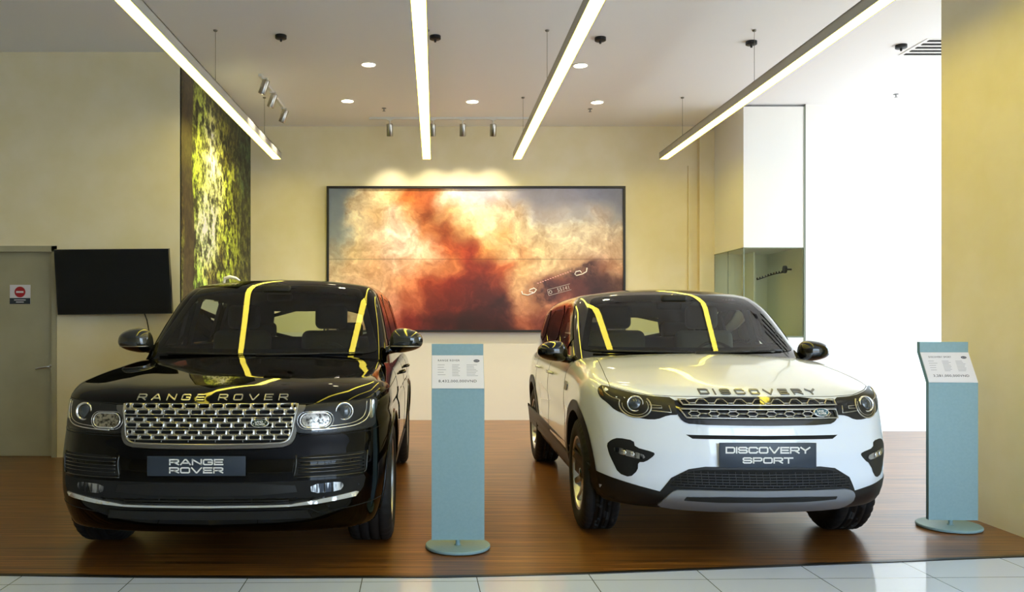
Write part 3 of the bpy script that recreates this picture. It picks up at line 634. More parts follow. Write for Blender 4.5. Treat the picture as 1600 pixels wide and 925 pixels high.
# pale curved piece showing above the black car's roof
b = MB(); c = on(358, 436, 9.9) + Vector((.02, 0, 0)); b.tube([(c.x - .08, 9.9, 0), (c.x - .08, 9.9, c.z - .03), (c.x - .07, 9.9, c.z + .01), (c.x - .01, 9.9, c.z + .025), (c.x + .06, 9.9, c.z + .01), (c.x + .11, 9.9, c.z - .02)], [.016, .016, .02, .022, .018, .008], 10)
b.lathe([(0, 0), (.08, 0), (.08, .015), (0, .02)], (c.x - .07, 9.9, 0), seg=32)
tag(b.build('curved_stand', 'white', smooth=True), 'white stand with a curved top just visible above the black car roof', 'stand')
# ================================================================= CAR BUILDING TOOLS
def surface_net(f, lo, hi, h):
    lo = np.array(lo, float); n = np.ceil((np.array(hi) - lo)/h).astype(int) + 1
    xs, ys, zs = [lo[k] + h*np.arange(n[k]) for k in range(3)]
    F = np.stack([f(x, ys[:, None], zs[None, :]) + np.zeros((n[1], n[2])) for x in xs])
    S = F < 0; cnt = np.zeros(n - 1); acc = np.zeros((*(n - 1), 3)); idx = np.indices(n - 1).astype(float)
    corner = [(a, b, c) for a in (0, 1) for b in (0, 1) for c in (0, 1)]
    sl = lambda c: tuple(slice(c[k], n[k] - 1 + c[k]) for k in range(3))
    for ax in range(3):
        for c in corner:
            if c[ax]: continue
            d = list(c); d[ax] = 1; Fa, Fb = F[sl(c)], F[sl(d)]; mk = (Fa < 0) != (Fb < 0)
            t = np.where(mk, Fa/np.where(mk, Fa - Fb, 1), 0)
            for k in range(3): acc[..., k] += mk*(c[k] + (t if k == ax else 0))
            cnt += mk
    act = cnt > 0; ids = -np.ones(n - 1, int); ids[act] = np.arange(act.sum())
    P = lo + (np.stack([idx[k][act] for k in range(3)], 1) + acc[act]/cnt[act][:, None])*h
    quads = []
    for ax in range(3):
        u, v = (ax + 1) % 3, (ax + 2) % 3; A = [slice(None)]*3; B = [slice(None)]*3
        A[ax] = slice(0, n[ax] - 1); B[ax] = slice(1, n[ax]); Sa, Sb = S[tuple(A)], S[tuple(B)]
        I = np.argwhere(Sa != Sb); I = I[(I[:, u] > 0) & (I[:, v] > 0) & (I[:, u] < n[u]-1) & (I[:, v] < n[v]-1)]
        fl = Sa[tuple(I.T)]
        def cell(du, dv): J = I.copy(); J[:, u] -= du; J[:, v] -= dv; return ids[tuple(J.T)]
        q = np.stack([cell(1, 1), cell(0, 1), cell(0, 0), cell(1, 0)], 1); q[~fl] = q[~fl][:, ::-1]; quads.append(q)
    Q = np.concatenate(quads)
    for _ in range(4):
        g = gradraw(f, P); m = np.maximum((g**2).sum(1), .05); st = f(P[:, 0], P[:, 1], P[:, 2])/m; step = g*st[:, None]
        L = np.linalg.norm(step, axis=1, keepdims=True); P = P - step*np.minimum(1, h*.6/np.maximum(L, 1e-9))
    return P, Q
def gradraw(f, P, e=2e-4):
    x, y, z = P.T; return np.stack([f(x+e, y, z) - f(x-e, y, z), f(x, y+e, z) - f(x, y-e, z), f(x, y, z+e) - f(x, y, z-e)], 1)/(2*e)
def split_mesh(P, Nn, Q, cls, names, mats, parent, cm=None, fmat=None):
    """share one smooth shell out between parts by a class per face"""
    out = {}
    for k, nm in enumerate(names):
        q = Q[cls == k]
        if not len(q): continue
        used, inv = np.unique(q, return_inverse=True); o = mkobj(nm, P[used], inv.reshape(-1, 4), mats[k], parent, vn=Nn[used], fm=(fmat[cls == k] if fmat is not None else None)); out[nm] = o
    return out
def chaikin(pts, n=2, closed=True, keep=()):
    p = [np.array(q, float) for q in pts]
    for _ in range(n):
        o = []
        m = len(p)
        for i in range(m if closed else m - 1):
            a, b = p[i], p[(i+1) % m]; o += [a*.78 + b*.22, a*.22 + b*.78]
        p = o if closed else [p[0]] + o + [p[-1]]
    return p
def dense(pts, h, closed=True):
    o = []; m = len(pts)
    for i in range(m if closed else m - 1):
        a, b = np.array(pts[i], float), np.array(pts[(i+1) % m], float); k = max(1, int(np.ceil(np.linalg.norm(b-a)/h))); o += [a + (b-a)*j/k for j in range(k)]
    if not closed: o.append(np.array(pts[-1], float))
    return o
def cast(f, ax, A):
    A = np.asarray(A, float); a, b = A[:, 0], A[:, 1]; Z = np.zeros(len(A))
    if ax == 'front': P, ok = hit(f, a, Z - .5, b, 0, 1, 0, 4.5, 140)
    elif ax == 'rear': P, ok = hit(f, a, Z + 6, b, 0, -1, 0, 4.5, 140)
    elif ax == 'left': P, ok = hit(f, Z - 1.5, a, b, 1, 0, 0, 1.5, 80)
    elif ax == 'right': P, ok = hit(f, Z + 1.5, a, b, -1, 0, 0, 1.5, 80)
    elif ax == 'top': P, ok = hit(f, a, b, Z + 2.2, 0, 0, -1, 1.6, 80)
    return P, grad(f, P)
FLIP = {'front': False, 'rear': True, 'left': True, 'right': False, 'top': False}
def patch(name, f, ax, pts, mat, parent, off=.003, th=.012, cell=.05, rnd=2, mirror=False, holes=None):
    """a panel lying on the car surface with its outline drawn in elevation"""
    if mirror: pts = [(-x, z) for x, z in pts][::-1]
    pts = dense(chaikin(pts, rnd) if rnd else pts, cell*.7)
    bm = bmesh.new(); vs = [bm.verts.new((p[0], p[1], 0)) for p in pts]; fc = bm.faces.new(vs)
    bmesh.ops.triangulate(bm, faces=[fc])
    A = np.array(pts); lo, hi = A.min(0), A.max(0)
    for k, nrm in ((0, (1, 0, 0)), (1, (0, 1, 0))):
        for c in np.arange(math.ceil(lo[k]/cell)*cell, hi[k], cell):
            co = [0, 0, 0]; co[k] = c; bmesh.ops.bisect_plane(bm, geom=bm.verts[:] + bm.edges[:] + bm.faces[:], plane_co=co, plane_no=nrm)
    bm.normal_update(); bm.verts.index_update(); V = np.array([(v.co.x, v.co.y) for v in bm.verts])
    s = sum((A[i][0]*A[(i+1) % len(A)][1] - A[(i+1) % len(A)][0]*A[i][1]) for i in range(len(A)))
    F = [[v.index for v in q.verts] for q in bm.faces]; BE = [(e.verts[0].index, e.verts[1].index, e.link_faces[0]) for e in bm.edges if e.is_boundary]
    wall = []
    for a, b, q in BE:
        ids = [v.index for v in q.verts]; i = ids.index(a); 
        if ids[(i+1) % len(ids)] != b: a, b = b, a
        wall.append((a, b))
    n2 = bm.faces[0].normal.z if len(bm.faces[:]) and not bm.faces.ensure_lookup_table() else 1
    bm.free(); P, G = cast(f, ax, V)
    want = {'front': -1, 'rear': 1}.get(ax)
    top = P + G*off; ln = []; 
    # orient faces outward
    A3 = np.array([q[:3] for q in F]); flip = (np.cross(top[A3[:, 1]] - top[A3[:, 0]], top[A3[:, 2]] - top[A3[:, 0]])*G[A3[:, 0]]).sum() < 0
    if flip: F = [q[::-1] for q in F]; wall = [(b_, a_) for a_, b_ in wall]
    verts = list(top); normals = [[tuple(G[i]) for i in q] for q in F]
    if th > 0:
        for a, b in wall:
            n0 = len(verts); verts += [top[a], top[b], P[b] + G[b]*(off - th), P[a] + G[a]*(off - th)]
            w = np.cross(top[b] - top[a], G[a]); w /= max(np.linalg.norm(w), 1e-9); F.append([n0+1, n0, n0+3, n0+2]); normals.append([tuple(w)]*4)
    ln = [n for q in normals for n in q]
    return mkobj(name, verts, F, mat, parent, ln=ln)
def ribbon(name, f, ax, outer, inner, mat, parent, off=.004, th=.012, k=3, rnd=2):
    """a closed band on the surface between two outlines having the same number of corners"""
    O = dense_pair(outer, inner, rnd); A, B = O; n = len(A); rows = [A + (B - A)*t for t in np.linspace(0, 1, k)]
    P, G = cast(f, ax, np.concatenate(rows)); top = P + G*off; F = []
    for r in range(k - 1):
        for i in range(n): j = (i+1) % n; F.append([r*n+i, r*n+j, (r+1)*n+j, (r+1)*n+i])
    A4 = np.array(F); fl = (np.cross(top[A4[:, 2]] - top[A4[:, 0]], top[A4[:, 3]] - top[A4[:, 1]])*G[A4[:, 0]]).sum() < 0
    if fl: F = [q[::-1] for q in F]
    V = list(top); nor = [[tuple(G[i]) for i in q] for q in F]
    for base, sg in ((0, 1), ((k-1)*n, -1)):
        for i in range(n):
            a, b = base + i, base + (i+1) % n
            w = np.cross(top[b] - top[a], G[a])*(sg if not fl else -sg); w /= max(np.linalg.norm(w), 1e-9); n0 = len(V); V += [top[a], top[b], P[b] + G[b]*(off-th), P[a] + G[a]*(off-th)]; F.append([n0, n0+3, n0+2, n0+1]); nor.append([tuple(w)]*4)
    return mkobj(name, V, F, mat, parent, ln=[x for q in nor for x in q])
def dense_pair(a, b, rnd, h=.04):
    a = chaikin(a, rnd) if rnd else [np.array(p, float) for p in a]; b = chaikin(b, rnd) if rnd else [np.array(p, float) for p in b]; oa, ob = [], []
    for i in range(len(a)):
        j = (i+1) % len(a); k = max(1, int(np.ceil(np.linalg.norm(a[j]-a[i])/h)))
        for t in range(k): oa.append(a[i] + (a[j]-a[i])*t/k); ob.append(b[i] + (b[j]-b[i])*t/k)
    return np.array(oa), np.array(ob)
def line_on(mb, f, ax, pts, r, m=0, off=0.0, h=.03, closed=False, rnd=0, seg=6, mirror=False):
    if mirror: pts = [(-x, z) for x, z in pts]
    p = chaikin(pts, rnd, closed) if rnd else pts; p = dense(p, h, closed)
    if closed: p = p + [p[0]]
    P, G = cast(f, ax, p); P = P + G*off; q = [P[0]]
    for v in P[1:]:
        if np.linalg.norm(v - q[-1]) > 1e-4: q.append(v)
    mb.tube([Vector(v) for v in q], r, seg, m)
def text_on(name, f, ax, s, c, w, h, mat, parent, off=.002, th=.008, **kw):
    v, F = glyphs(s, **kw); A = np.stack([c[0] + v[:, 0]*w, c[1] + v[:, 1]*h], 1); P, G = cast(f, ax, A); P = P + G*(off + th*v[:, 2:3])
    return mkobj(name, P, F, mat, parent, smooth=False)
def letters_on(name, f, s, c, w, h, t, lw, gap, mat, parent, off=.002, th=.004):
    v, F = stroke_text(s, w, h, t, lw, gap); P, G = cast(f, 'front', v[:, :2] + np.array(c)); P = P + G*(off + th*v[:, 2:3])
    own = np.array([p[0] for p in v]); F = np.array([q for q in F]); ctr = own[F].mean(1)
    x = 0; cuts = []; units = []
    for ch in s:                                       # one raised letter after another
        if ch == ' ': x += lw; continue
        k = STROKES[ch][0]*lw if ch != 'I' else .001; units.append((x, x + k)); x += k + gap
    sc = (w - t)/units[-1][1]
    for a, b in units:
        m = (ctr > (a - gap*.45)*sc - (w - t)/2) & (ctr < (b + gap*.45)*sc - (w - t)/2); q = F[m]; u, inv = np.unique(q, return_inverse=True); mkobj(name, P[u], inv.reshape(-1, 4), mat, parent, smooth=False)
def place_on(f, ax, a, b, off=0):
    P, G = cast(f, ax, np.array([[a, b]])); return Vector(P[0] + G[0]*off), Vector(G[0])
def to_frame(mb, c, n, up=(0, 0, 1)):
    """turns a shape built around the z axis so that z points along n at c"""
    n = Vector(n).normalized(); u = Vector(up).cross(n).normalized(); w = n.cross(u)
    o = MB(); o.m = mb.m; o.f = mb.f; o.v = [tuple(Vector(c) + u*p[0] + w*p[1] + n*p[2]) for p in mb.v]; return o
def inpoly(x, y, poly):
    poly = np.asarray(poly); r = np.zeros(x.shape, bool); j = len(poly) - 1
    for i in range(len(poly)):
        a, b = poly[i], poly[j]
        with np.errstate(divide='ignore', invalid='ignore'): r ^= ((a[1] > y) != (b[1] > y)) & (x < (b[0]-a[0])*(y-a[1])/(b[1]-a[1]) + a[0])
        j = i
    return r
def scaled(pts, k, c=None):
    p = np.array(pts, float); c = p.mean(0) if c is None else np.array(c); return [tuple(c + (q - c)*k) for q in p]
def shrink(pts, d):
    """moves an outline inwards by d, corner for corner"""
    p = np.array(pts, float); n = len(p); area = sum(p[i][0]*p[(i+1) % n][1] - p[(i+1) % n][0]*p[i][1] for i in range(n)); sg = 1 if area > 0 else -1; o = []
    for i in range(n):
        a = p[i] - p[i-1]; b = p[(i+1) % n] - p[i]; a /= np.linalg.norm(a); b /= np.linalg.norm(b); na = np.array([-a[1], a[0]])*sg; nb = np.array([-b[1], b[0]])*sg
        m = na + nb; m /= max(np.linalg.norm(m), .3); o.append(tuple(p[i] + m*d/max(.5, np.dot(m, na))))
    return o

def wheel(car, x, y, z, r, w, side, rim_r, spokes, style):
    """side -1: outer face looks towards -x"""
    c = (x, y, z); s = side; hw = w/2
    prof = [(rim_r-.005, -hw*.86), (rim_r + .012, -hw*.98), (rim_r + .05, -hw*1.03), (r - .045, -hw*1.02), (r - .018, -hw*.93), (r - .004, -hw*.80)]
    for g in (-.45, 0, .45): prof += [(r, hw*g - .030), (r, hw*g - .006), (r - .009, hw*g - .004), (r - .009, hw*g + .004), (r, hw*g + .006), (r, hw*g + .030)]
    prof += [(r - .004, hw*.80), (r - .018, hw*.93), (r - .045, hw*1.02), (rim_r + .05, hw*1.03), (rim_r + .012, hw*.98), (rim_r - .005, hw*.86)]
    seg = 120; mb = MB(); mb.lathe(prof, c, 'x', seg)
    n = len(prof)
    for i in range(0, seg, 3):                               # shoulder blocks
        for q in (4, 5, 6, n-7, n-6, n-5):
            v = Vector(mb.v[i*n+q]) - Vector(c); v2 = Vector((v.x, v.y, v.z)); k = (math.hypot(v.y, v.z) - .008)/math.hypot(v.y, v.z); mb.v[i*n+q] = (c[0]+v.x, c[1]+v.y*k, c[2]+v.z*k)
    t = mb.build('wheel', 'rubber', car, smooth=True)
    mb = MB(); of = x + s*hw*.80                              # rim barrel and spokes
    mb.lathe([(rim_r - .004, s*hw*.90), (rim_r + .004, s*hw*.94), (rim_r - .012, s*hw*.90), (rim_r - .022, s*hw*.70), (rim_r - .030, s*hw*.1), (rim_r - .02, -s*hw*.8)], c, 'x', 72)
    for k in range(spokes):
        a = 2*PI*k/spokes + .2
        for da in ((-.10, .10) if style == 'pair' else (0,)):
            aa = a + da; w0, w1 = (.020, .014) if style == 'pair' else (.030, .020)
            def pt(rad, lat, dep): return (of + s*dep, y + rad*math.cos(aa) - lat*math.sin(aa), z + rad*math.sin(aa) + lat*math.cos(aa))
            rr = [.05, .12, rim_r*.72, rim_r - .018]; dd = [-.012, -.020, -.012, .004]; vv = []
            for q in range(4):
                ww = w0 + (w1 - w0)*q/3; vv += [pt(rr[q], -ww, dd[q] - .03), pt(rr[q], -ww, dd[q] - .004), pt(rr[q], -ww*.6, dd[q]), pt(rr[q], ww*.6, dd[q]), pt(rr[q], ww, dd[q] - .004), pt(rr[q], ww, dd[q] - .03)]
            f = [(q*6+j, q*6+(j+1) % 6, (q+1)*6+(j+1) % 6, (q+1)*6+j) for q in range(3) for j in range(6)]
            mb.add(vv, f)
    mb.lathe([(.0, -s*.02), (.075, -s*.02), (.072, -s*.012 + s*0), (.06, -s*.008)], (of, y, z), 'x', 32)
    rim = mb.build('rim', 'alu', t, angle=35)
    mb = MB(); mb.lathe([(0, s*.004), (.028, s*.003), (.033, -s*.004), (.034, -s*.012)], (of, y, z), 'x', 28); mb.build('hub_cap', 'badge_green' if style != 'pair' else 'chrome', t, smooth=True)
    mb = MB(); mb.lathe([(0, 0), (.165, 0), (.165, -s*.025), (0, -s*.025)], (x + s*.02, y, z), 'x', 40); mb.box((x - .03 + s*.01, y + .09, z - .07), (x + .045 + s*.01, y + .17, z + .07)); mb.build('brake_disc', 'grey', t, angle=40)
    return t
def mirror_housing(car, c, sx, body_mat, low_mat, strip=None, size=(.125, .105, .088)):
    """door mirror, sx = side; the glass faces the rear"""
    sxx, sy, sz = size
    def f(x, y, z):
        X, Y, Z = (x - c[0])*sx, y - c[1], z - c[2]
        Zs = Z + .10*X*0
        e = (np.abs(X/(sxx*(1 - .10*Z/sz)))**2.6 + np.abs(Y/sy)**2.2 + np.abs((Z - .02*X)/(sz*(1 - .22*np.clip(X/sxx, -1, 1))))**2.6)**(1/2.4) - 1
        return smax(e*.08, Y - .045, .02)
    P, Q = surface_net(f, (c[0] - .2, c[1] - .17, c[2] - .14), (c[0] + .2, c[1] + .12, c[2] + .14), .0105); G = grad(f, P); cz = P[Q].mean(1)[:, 2]
    low = cz < c[2] - sz*.52; o = split_mesh(P, G, Q, low.astype(int), ['mirror', 'mirror'], [body_mat, low_mat], car)
    mm = [ob for ob in car.children if ob.name.startswith('mirror') and not ob.get('done')]
    top = mm[0]; top['done'] = 1
    for ob in mm[1:]: ob['done'] = 1; ob.name = 'mirror_base'; ob.parent = top
    del top['done']
    for ob in mm[1:]: del ob['done']
    top['kept'] = 1
    m = MB(); m.tube([(c[0] - sx*.07, c[1] + .0, c[2] - sz*.65), (c[0] - sx*.17, c[1] + .02, c[2] - sz*.95), (c[0] - sx*.26, c[1] + .04, c[2] - sz*1.1)], [.035, .03, .035], 12); m.build('mirror_arm', 'black_gloss', top, smooth=True)
    if strip:
        m = MB(); pts = []
        for t in np.linspace(-.9, .95, 14):
            xx = c[0] + sx*sxx*t; q, ok = hit(f, xx, c[1] - .2, c[2] - sz*.50, 0, 1, 0, .25, 80)
            if ok[0]: pts.append(Vector(q[0]) + Vector((0, -.001, 0)))
        if len(pts) > 2: m.tube(pts, .0045, 6); m.build('indicator_strip', strip, top, smooth=True)
    return top
def soft_box(mb, c, size, r=.04, rot=None, m=0): mb.rbox(c, size, r, m, rot, 4)
def cabin(car, ys, wheel_x, zb, dash_y, hw, tan, roofz, im='interior'):
    for sx in (-1, 1):
        s = MB(); soft_box(s, (sx*.37, ys, zb + .10), (.50, .50, .16), .06); soft_box(s, (sx*.37, ys + .30, zb + .42), (.48, .15, .62), .06, (-.16, 0, 0)); seat = s.build('front_seat', im, car, angle=60)
        s = MB(); soft_box(s, (sx*.37, ys + .40, zb + .84), (.27, .12, .20), .05, (-.1, 0, 0)); s.tube([(sx*.37 - .06, ys + .38, zb + .66), (sx*.37 - .06, ys + .40, zb + .8)], .008, 6); s.tube([(sx*.37 + .06, ys + .38, zb + .66), (sx*.37 + .06, ys + .40, zb + .8)], .008, 6); s.build('headrest', im, seat, angle=60)
    s = MB(); soft_box(s, (0, ys + 1.0, zb + .10), (1.34, .5, .18), .06); soft_box(s, (0, ys + 1.34, zb + .38), (1.34, .16, .56), .06, (-.18, 0, 0)); rs = s.build('rear_seat', im, car, angle=60)
    for x in (-.42, .42): s = MB(); soft_box(s, (x, ys + 1.42, zb + .72), (.26, .10, .15), .045); s.build('headrest', im, rs, angle=60)
    s = MB(); soft_box(s, (0, dash_y + .16, zb + .42), (hw*2 - .12, .50, .20), .07); soft_box(s, (wheel_x, dash_y + .30, zb + .53), (.36, .22, .07), .03); s.build('dashboard', 'interior', car, angle=60)
    w = MB(); tilt = math.radians(22); cc = Vector((wheel_x, dash_y + .52, zb + .46)); R = .185
    ring = [cc + Vector((R*math.cos(a), R*math.sin(a)*math.sin(tilt), R*math.sin(a)*math.cos(tilt))) for a in np.linspace(0, 2*PI, 41)]; w.tube(ring, .014, 8, caps=False)
    w.rbox(tuple(cc), (.16, .05, .12), .03); w.tube([cc + Vector((-R, 0, 0)), cc + Vector((R, 0, 0))], .014, 6); w.tube([cc, cc + Vector((0, -R*math.sin(tilt), -R*math.cos(tilt)))], .014, 6); w.tube([cc, cc + Vector((0, -.3, -.06))], .03, 8)
    w.build('steering_wheel', 'interior', car, smooth=True)
# ================================================================= BLACK CAR
def shell(car, body, arch, cavity, box, hstep, classify, names, mats, matfn):
    carve = lambda x, y, z: np.maximum(np.maximum(body(x, y, z), -arch(x, y, z)), -cavity(x, y, z))
    P, Q = surface_net(carve, *box, hstep)
    G = grad(carve, P); C = P[Q].mean(1); Gn = G[Q].mean(1); cls = classify(C, Gn); inside = cavity(C[:, 0], C[:, 1], C[:, 2]) < .004
    arc = (arch(C[:, 0], C[:, 1], C[:, 2]) < .006) | (C[:, 2] < .225)
    fm = np.where(inside, 1, np.where(arc, 2, matfn(C)))
    return split_mesh(P, G, Q, cls, names, [mats]*len(names), car, fmat=fm)
def upper(car, f, zcut, openings, mats, box, step):
    P, Q = surface_net(f, *box, step); G = grad(f, P); C = P[Q].mean(1); Gn = G[Q].mean(1); keep = C[:, 2] > zcut(C)
    for ax, poly in openings:
        if ax == 'front': keep &= ~(inpoly(C[:, 0], C[:, 2], poly) & (Gn[:, 1] < -.35) & (C[:, 1] < 3))
        if ax == 'rear': keep &= ~(inpoly(C[:, 0], C[:, 2], poly) & (Gn[:, 1] > .35) & (C[:, 1] > 3))
        if ax == 'side': keep &= ~(inpoly(C[:, 1], C[:, 2], poly) & (np.abs(Gn[:, 0]) > .5))
    Q = Q[keep]; u, inv = np.unique(Q, return_inverse=True); Q = inv.reshape(-1, 4); P = P[u]; G = G[u]; n = len(P)
    P2 = P - G*.035; V = np.concatenate([P, P2]); F = np.concatenate([Q, Q[:, ::-1] + n]); nn = np.concatenate([G, -G])
    return mkobj('roof', V, F, mats, car, fm=[0]*len(Q) + [1]*len(Q), vn=nn)
def wp(f, x, z, off): p, n = place_on(f, 'front', x, z, off); return p
def wipers(car, f, blades):
    m = MB()
    for a, b in blades:
        pts = [wp(f, a[0] + (b[0]-a[0])*t, a[1] + (b[1]-a[1])*t, .012) for t in np.linspace(0, 1, 8)]; m.tube(pts, .005, 6)
        q = [wp(f, a[0] + (b[0]-a[0])*t, a[1] + (b[1]-a[1])*t - .01*(1-t), .018 - .006*t) for t in np.linspace(-.1, .55, 6)]; m.tube(q, [.009, .008, .007, .006, .006, .005], 6)
    m.build('wiper', 'black_plastic', car, smooth=True)

rr = empty('suv_car', (-1.252, 4.52, 0), math.radians(0), label='glossy black SUV with a wide silver perforated grille, parked left of the price stand', cat='car')
B, RF = rr_body_solid, rr_roof_solid
cav = lambda x, y, z: rbox(x, y, z, (0, 3.05, 1.0), (.80, 1.35, .50), .05)
def rr_cls(C, G):
    x, y, z = np.abs(C[:, 0]), C[:, 1], C[:, 2]; c = np.zeros(len(C), int); out = cav(C[:, 0], C[:, 1], C[:, 2]) > .01
    c[(y < 1.42) & (z > .945 + .0*y) & (x < .93)] = 1
    c[(y < .60) & (z < .78) & (rr_arch(C[:, 0], y, z) > .01)] = 2
    c[(x > .86) & (y > 1.50) & (y < 2.62) & (z > .42) & out] = 3
    c[(x > .86) & (y >= 2.62) & (y < 3.52) & (z > .42) & out & (rr_arch(C[:, 0], y, z) > .03)] = 4
    c[(c == 3) & (C[:, 0] > 0)] = 5; c[(c == 4) & (C[:, 0] > 0)] = 6
    return c
parts = shell(rr, B, rr_arch, cav, ((-1.06, -.04, .2), (1.06, 5.06, 1.24)), .02, rr_cls, ['body', 'hood', 'front_bumper', 'front_door', 'rear_door', 'front_door', 'rear_door'], ['black_paint', 'interior', 'black_plastic'], lambda C: 0)
WS = [(-.83, 1.165), (-.4, 1.158), (.4, 1.158), (.83, 1.165), (.81, 1.25), (.67, 1.645), (.60, 1.675), (.3, 1.69), (-.3, 1.69), (-.60, 1.675), (-.67, 1.645), (-.81, 1.25)]
SW1 = [(1.80, 1.19), (2.58, 1.19), (2.58, 1.60), (2.36, 1.63), (2.28, 1.60)]; SW2 = [(2.66, 1.19), (3.56, 1.19), (3.56, 1.61), (2.66, 1.635)]; SW3 = [(3.64, 1.20), (4.35, 1.22), (4.28, 1.58), (3.64, 1.60)]
RW = [(-.62, 1.20), (.62, 1.20), (.54, 1.55), (-.54, 1.55)]
upper(rr, RF, lambda C: 1.09 + 0*C[:, 0], [('front', shrink(WS, .03)), ('side', shrink(SW1, .02)), ('side', shrink(SW2, .02)), ('side', shrink(SW3, .02)), ('rear', shrink(RW, .02))], ['black_paint', 'interior'], ((-1.0, 1.2, .98), (1.0, 5.06, 1.86)), .02)
ws = patch('windscreen', RF, 'front', WS, 'windscreen', rr, off=.004, th=0, rnd=2); ribbon('windscreen_surround', RF, 'front', WS, shrink(WS, .045), 'black_gloss', ws, off=.002)
for sx, ax in ((-1, 'left'), (1, 'right')):
    for sw in (SW1, SW2, SW3):
        g = patch('side_window', RF, ax, sw, 'windscreen' if sw is SW1 else 'privacy', rr, off=.003, th=0, rnd=1); ribbon('window_trim', RF, ax, shrink(sw, -.012), shrink(sw, .022), 'black_gloss', g, off=.005, rnd=1)
g = patch('rear_window', RF, 'rear', RW, 'rearglass', rr, off=.003, th=0, rnd=1); ribbon('window_trim', RF, 'rear', shrink(RW, -.01), shrink(RW, .03), 'black_gloss', g, off=.005, rnd=1)
cabin(rr, 2.15, .38, .60, 1.60, .80, True, 1.7)
m = MB(); m.rbox((.0, 2.18, 1.60), (.20, .05, .07), .02); m.rbox((0, 2.08, 1.655), (.22, .12, .07), .02); m.build('interior_mirror', 'interior', rr, angle=50)
wipers(rr, RF, [((-.70, 1.168), (-.02, 1.162)), ((.05, 1.162), (.72, 1.168))])
# panel gaps
def gap_on(car, mat, *a, **k): m = MB(); line_on(m, *a, **k); m.build('panel_gap', mat, car, smooth=True)
gap_on(rr, 'dark', B, 'front', [(-.945, .985), (-.90, .958), (-.75, .949), (-.53, .941), (0, .944), (.53, .941), (.75, .949), (.90, .958), (.945, .985)], .0028, off=-.001)
for mi in (False, True): gap_on(rr, 'dark', B, 'left' if mi else 'right', [(.50, .985), (.9, .995), (1.35, 1.005), (1.5, 1.01)], .0028, off=-.001)
for ax in ('left', 'right'):
    for y in (1.50, 2.62, 3.5): gap_on(rr, 'dark', B, ax, [(y, 1.09), (y, .45)], .003, off=-.001)
    gap_on(rr, 'dark', B, ax, [(1.50, .45), (3.45, .45)], .003, off=-.001)
gap_on(rr, 'dark', B, 'front', [(-.93, .79), (-.88, .774), (-.5, .768)], .0028, off=-.001); gap_on(rr, 'dark', B, 'front', [(.93, .79), (.88, .774), (.5, .768)], .0028, off=-.001)
# headlamps
HL = [(.520, .935), (.64, .941), (.76, .946), (.865, .952), (.905, .955), (.912, .92), (.90, .87), (.905, .81), (.88, .787), (.70, .781), (.50, .779), (.474, .80), (.468, .83), (.492, .865), (.512, .895)]
for mi in (False, True):
    sx = -1 if mi else 1
    h = patch('headlamp', B, 'front', HL, 'lamp_dark', rr, off=.002, th=.01, cell=.04, mirror=mi)
    c, n = place_on(B, 'front', sx*.735, .893, .004); n = (n + Vector((0, -1.6, 0))).normalized()
    m = MB(); m.lathe([(.052, .0), (.050, .008), (.046, .010), (.043, .004), (.040, .002)], seg=36); to_frame(m, c, n).build('lamp_ring', 'chrome', h, smooth=True)
    m = MB(); m.lathe([(0, .012), (.02, .010), (.034, .004), (.041, -.002)], seg=32); to_frame(m, c, n).build('projector_lens', 'proj', h, smooth=True)
    st = [(.036*s_ + .036*math.cos(a), .040*math.sin(a)) for s_, a0 in ((1, -PI/2), (-1, PI/2)) for a in np.linspace(a0, a0 + PI, 10)]
    st = [((.040 if i < 10 else -.040) + .040*math.cos(a), .038*math.sin(a)) for i, a in enumerate(list(np.linspace(-PI/2, PI/2, 10)) + list(np.linspace(PI/2, 1.5*PI, 10)))]
    cx_, cz_ = sx*.582, .850
    patch('oval_lamp', B, 'front', [(cx_ + p[0]*.93, cz_ + p[1]*.93) for p in st], noise_col(pmat('faceted reflector', '#b9bbb8', .15, .9), '#3a3835', '#b4b0a8', 60, 2, lo=.35, hi=.6) if 'faceted reflector' not in bpy.data.materials else bpy.data.materials['faceted reflector'], h, off=.007, th=.006, rnd=0)
    m = MB(); line_on(m, B, 'front', [(cx_ + p[0]*1.03, cz_ + p[1]*1.03) for p in st], .0045, closed=True, off=.005); line_on(m, B, 'front', [(cx_ + p[0]*1.22, cz_ + p[1]*1.25) for p in st], .0022, closed=True, off=.003); m.build('lamp_ring', 'chrome', h, smooth=True)
    m = MB(); line_on(m, B, 'front', [(.56, .797), (.70, .802), (.80, .812), (.85, .835), (.868, .87), (.872, .945)], [.004] and .004, off=.004, rnd=2, mirror=mi); line_on(m, B, 'front', [(.66, .815), (.78, .825), (.835, .850), (.85, .89), (.852, .94)], .0022, off=.004, rnd=2, mirror=mi); m.build('light_guide', 'chrome', h, smooth=True)
    patch('indicator_lens', B, 'front', [(.50, .786), (.84, .790), (.86, .802), (.50, .795)], 'lens', h, off=.006, th=.003, rnd=0, mirror=mi)
    patch('side_reflector', B, 'front', [(.868, .835), (.893, .85), (.895, .94), (.880, .945), (.868, .90)], 'lamp_glass', h, off=.004, th=.004, rnd=1, mirror=mi)
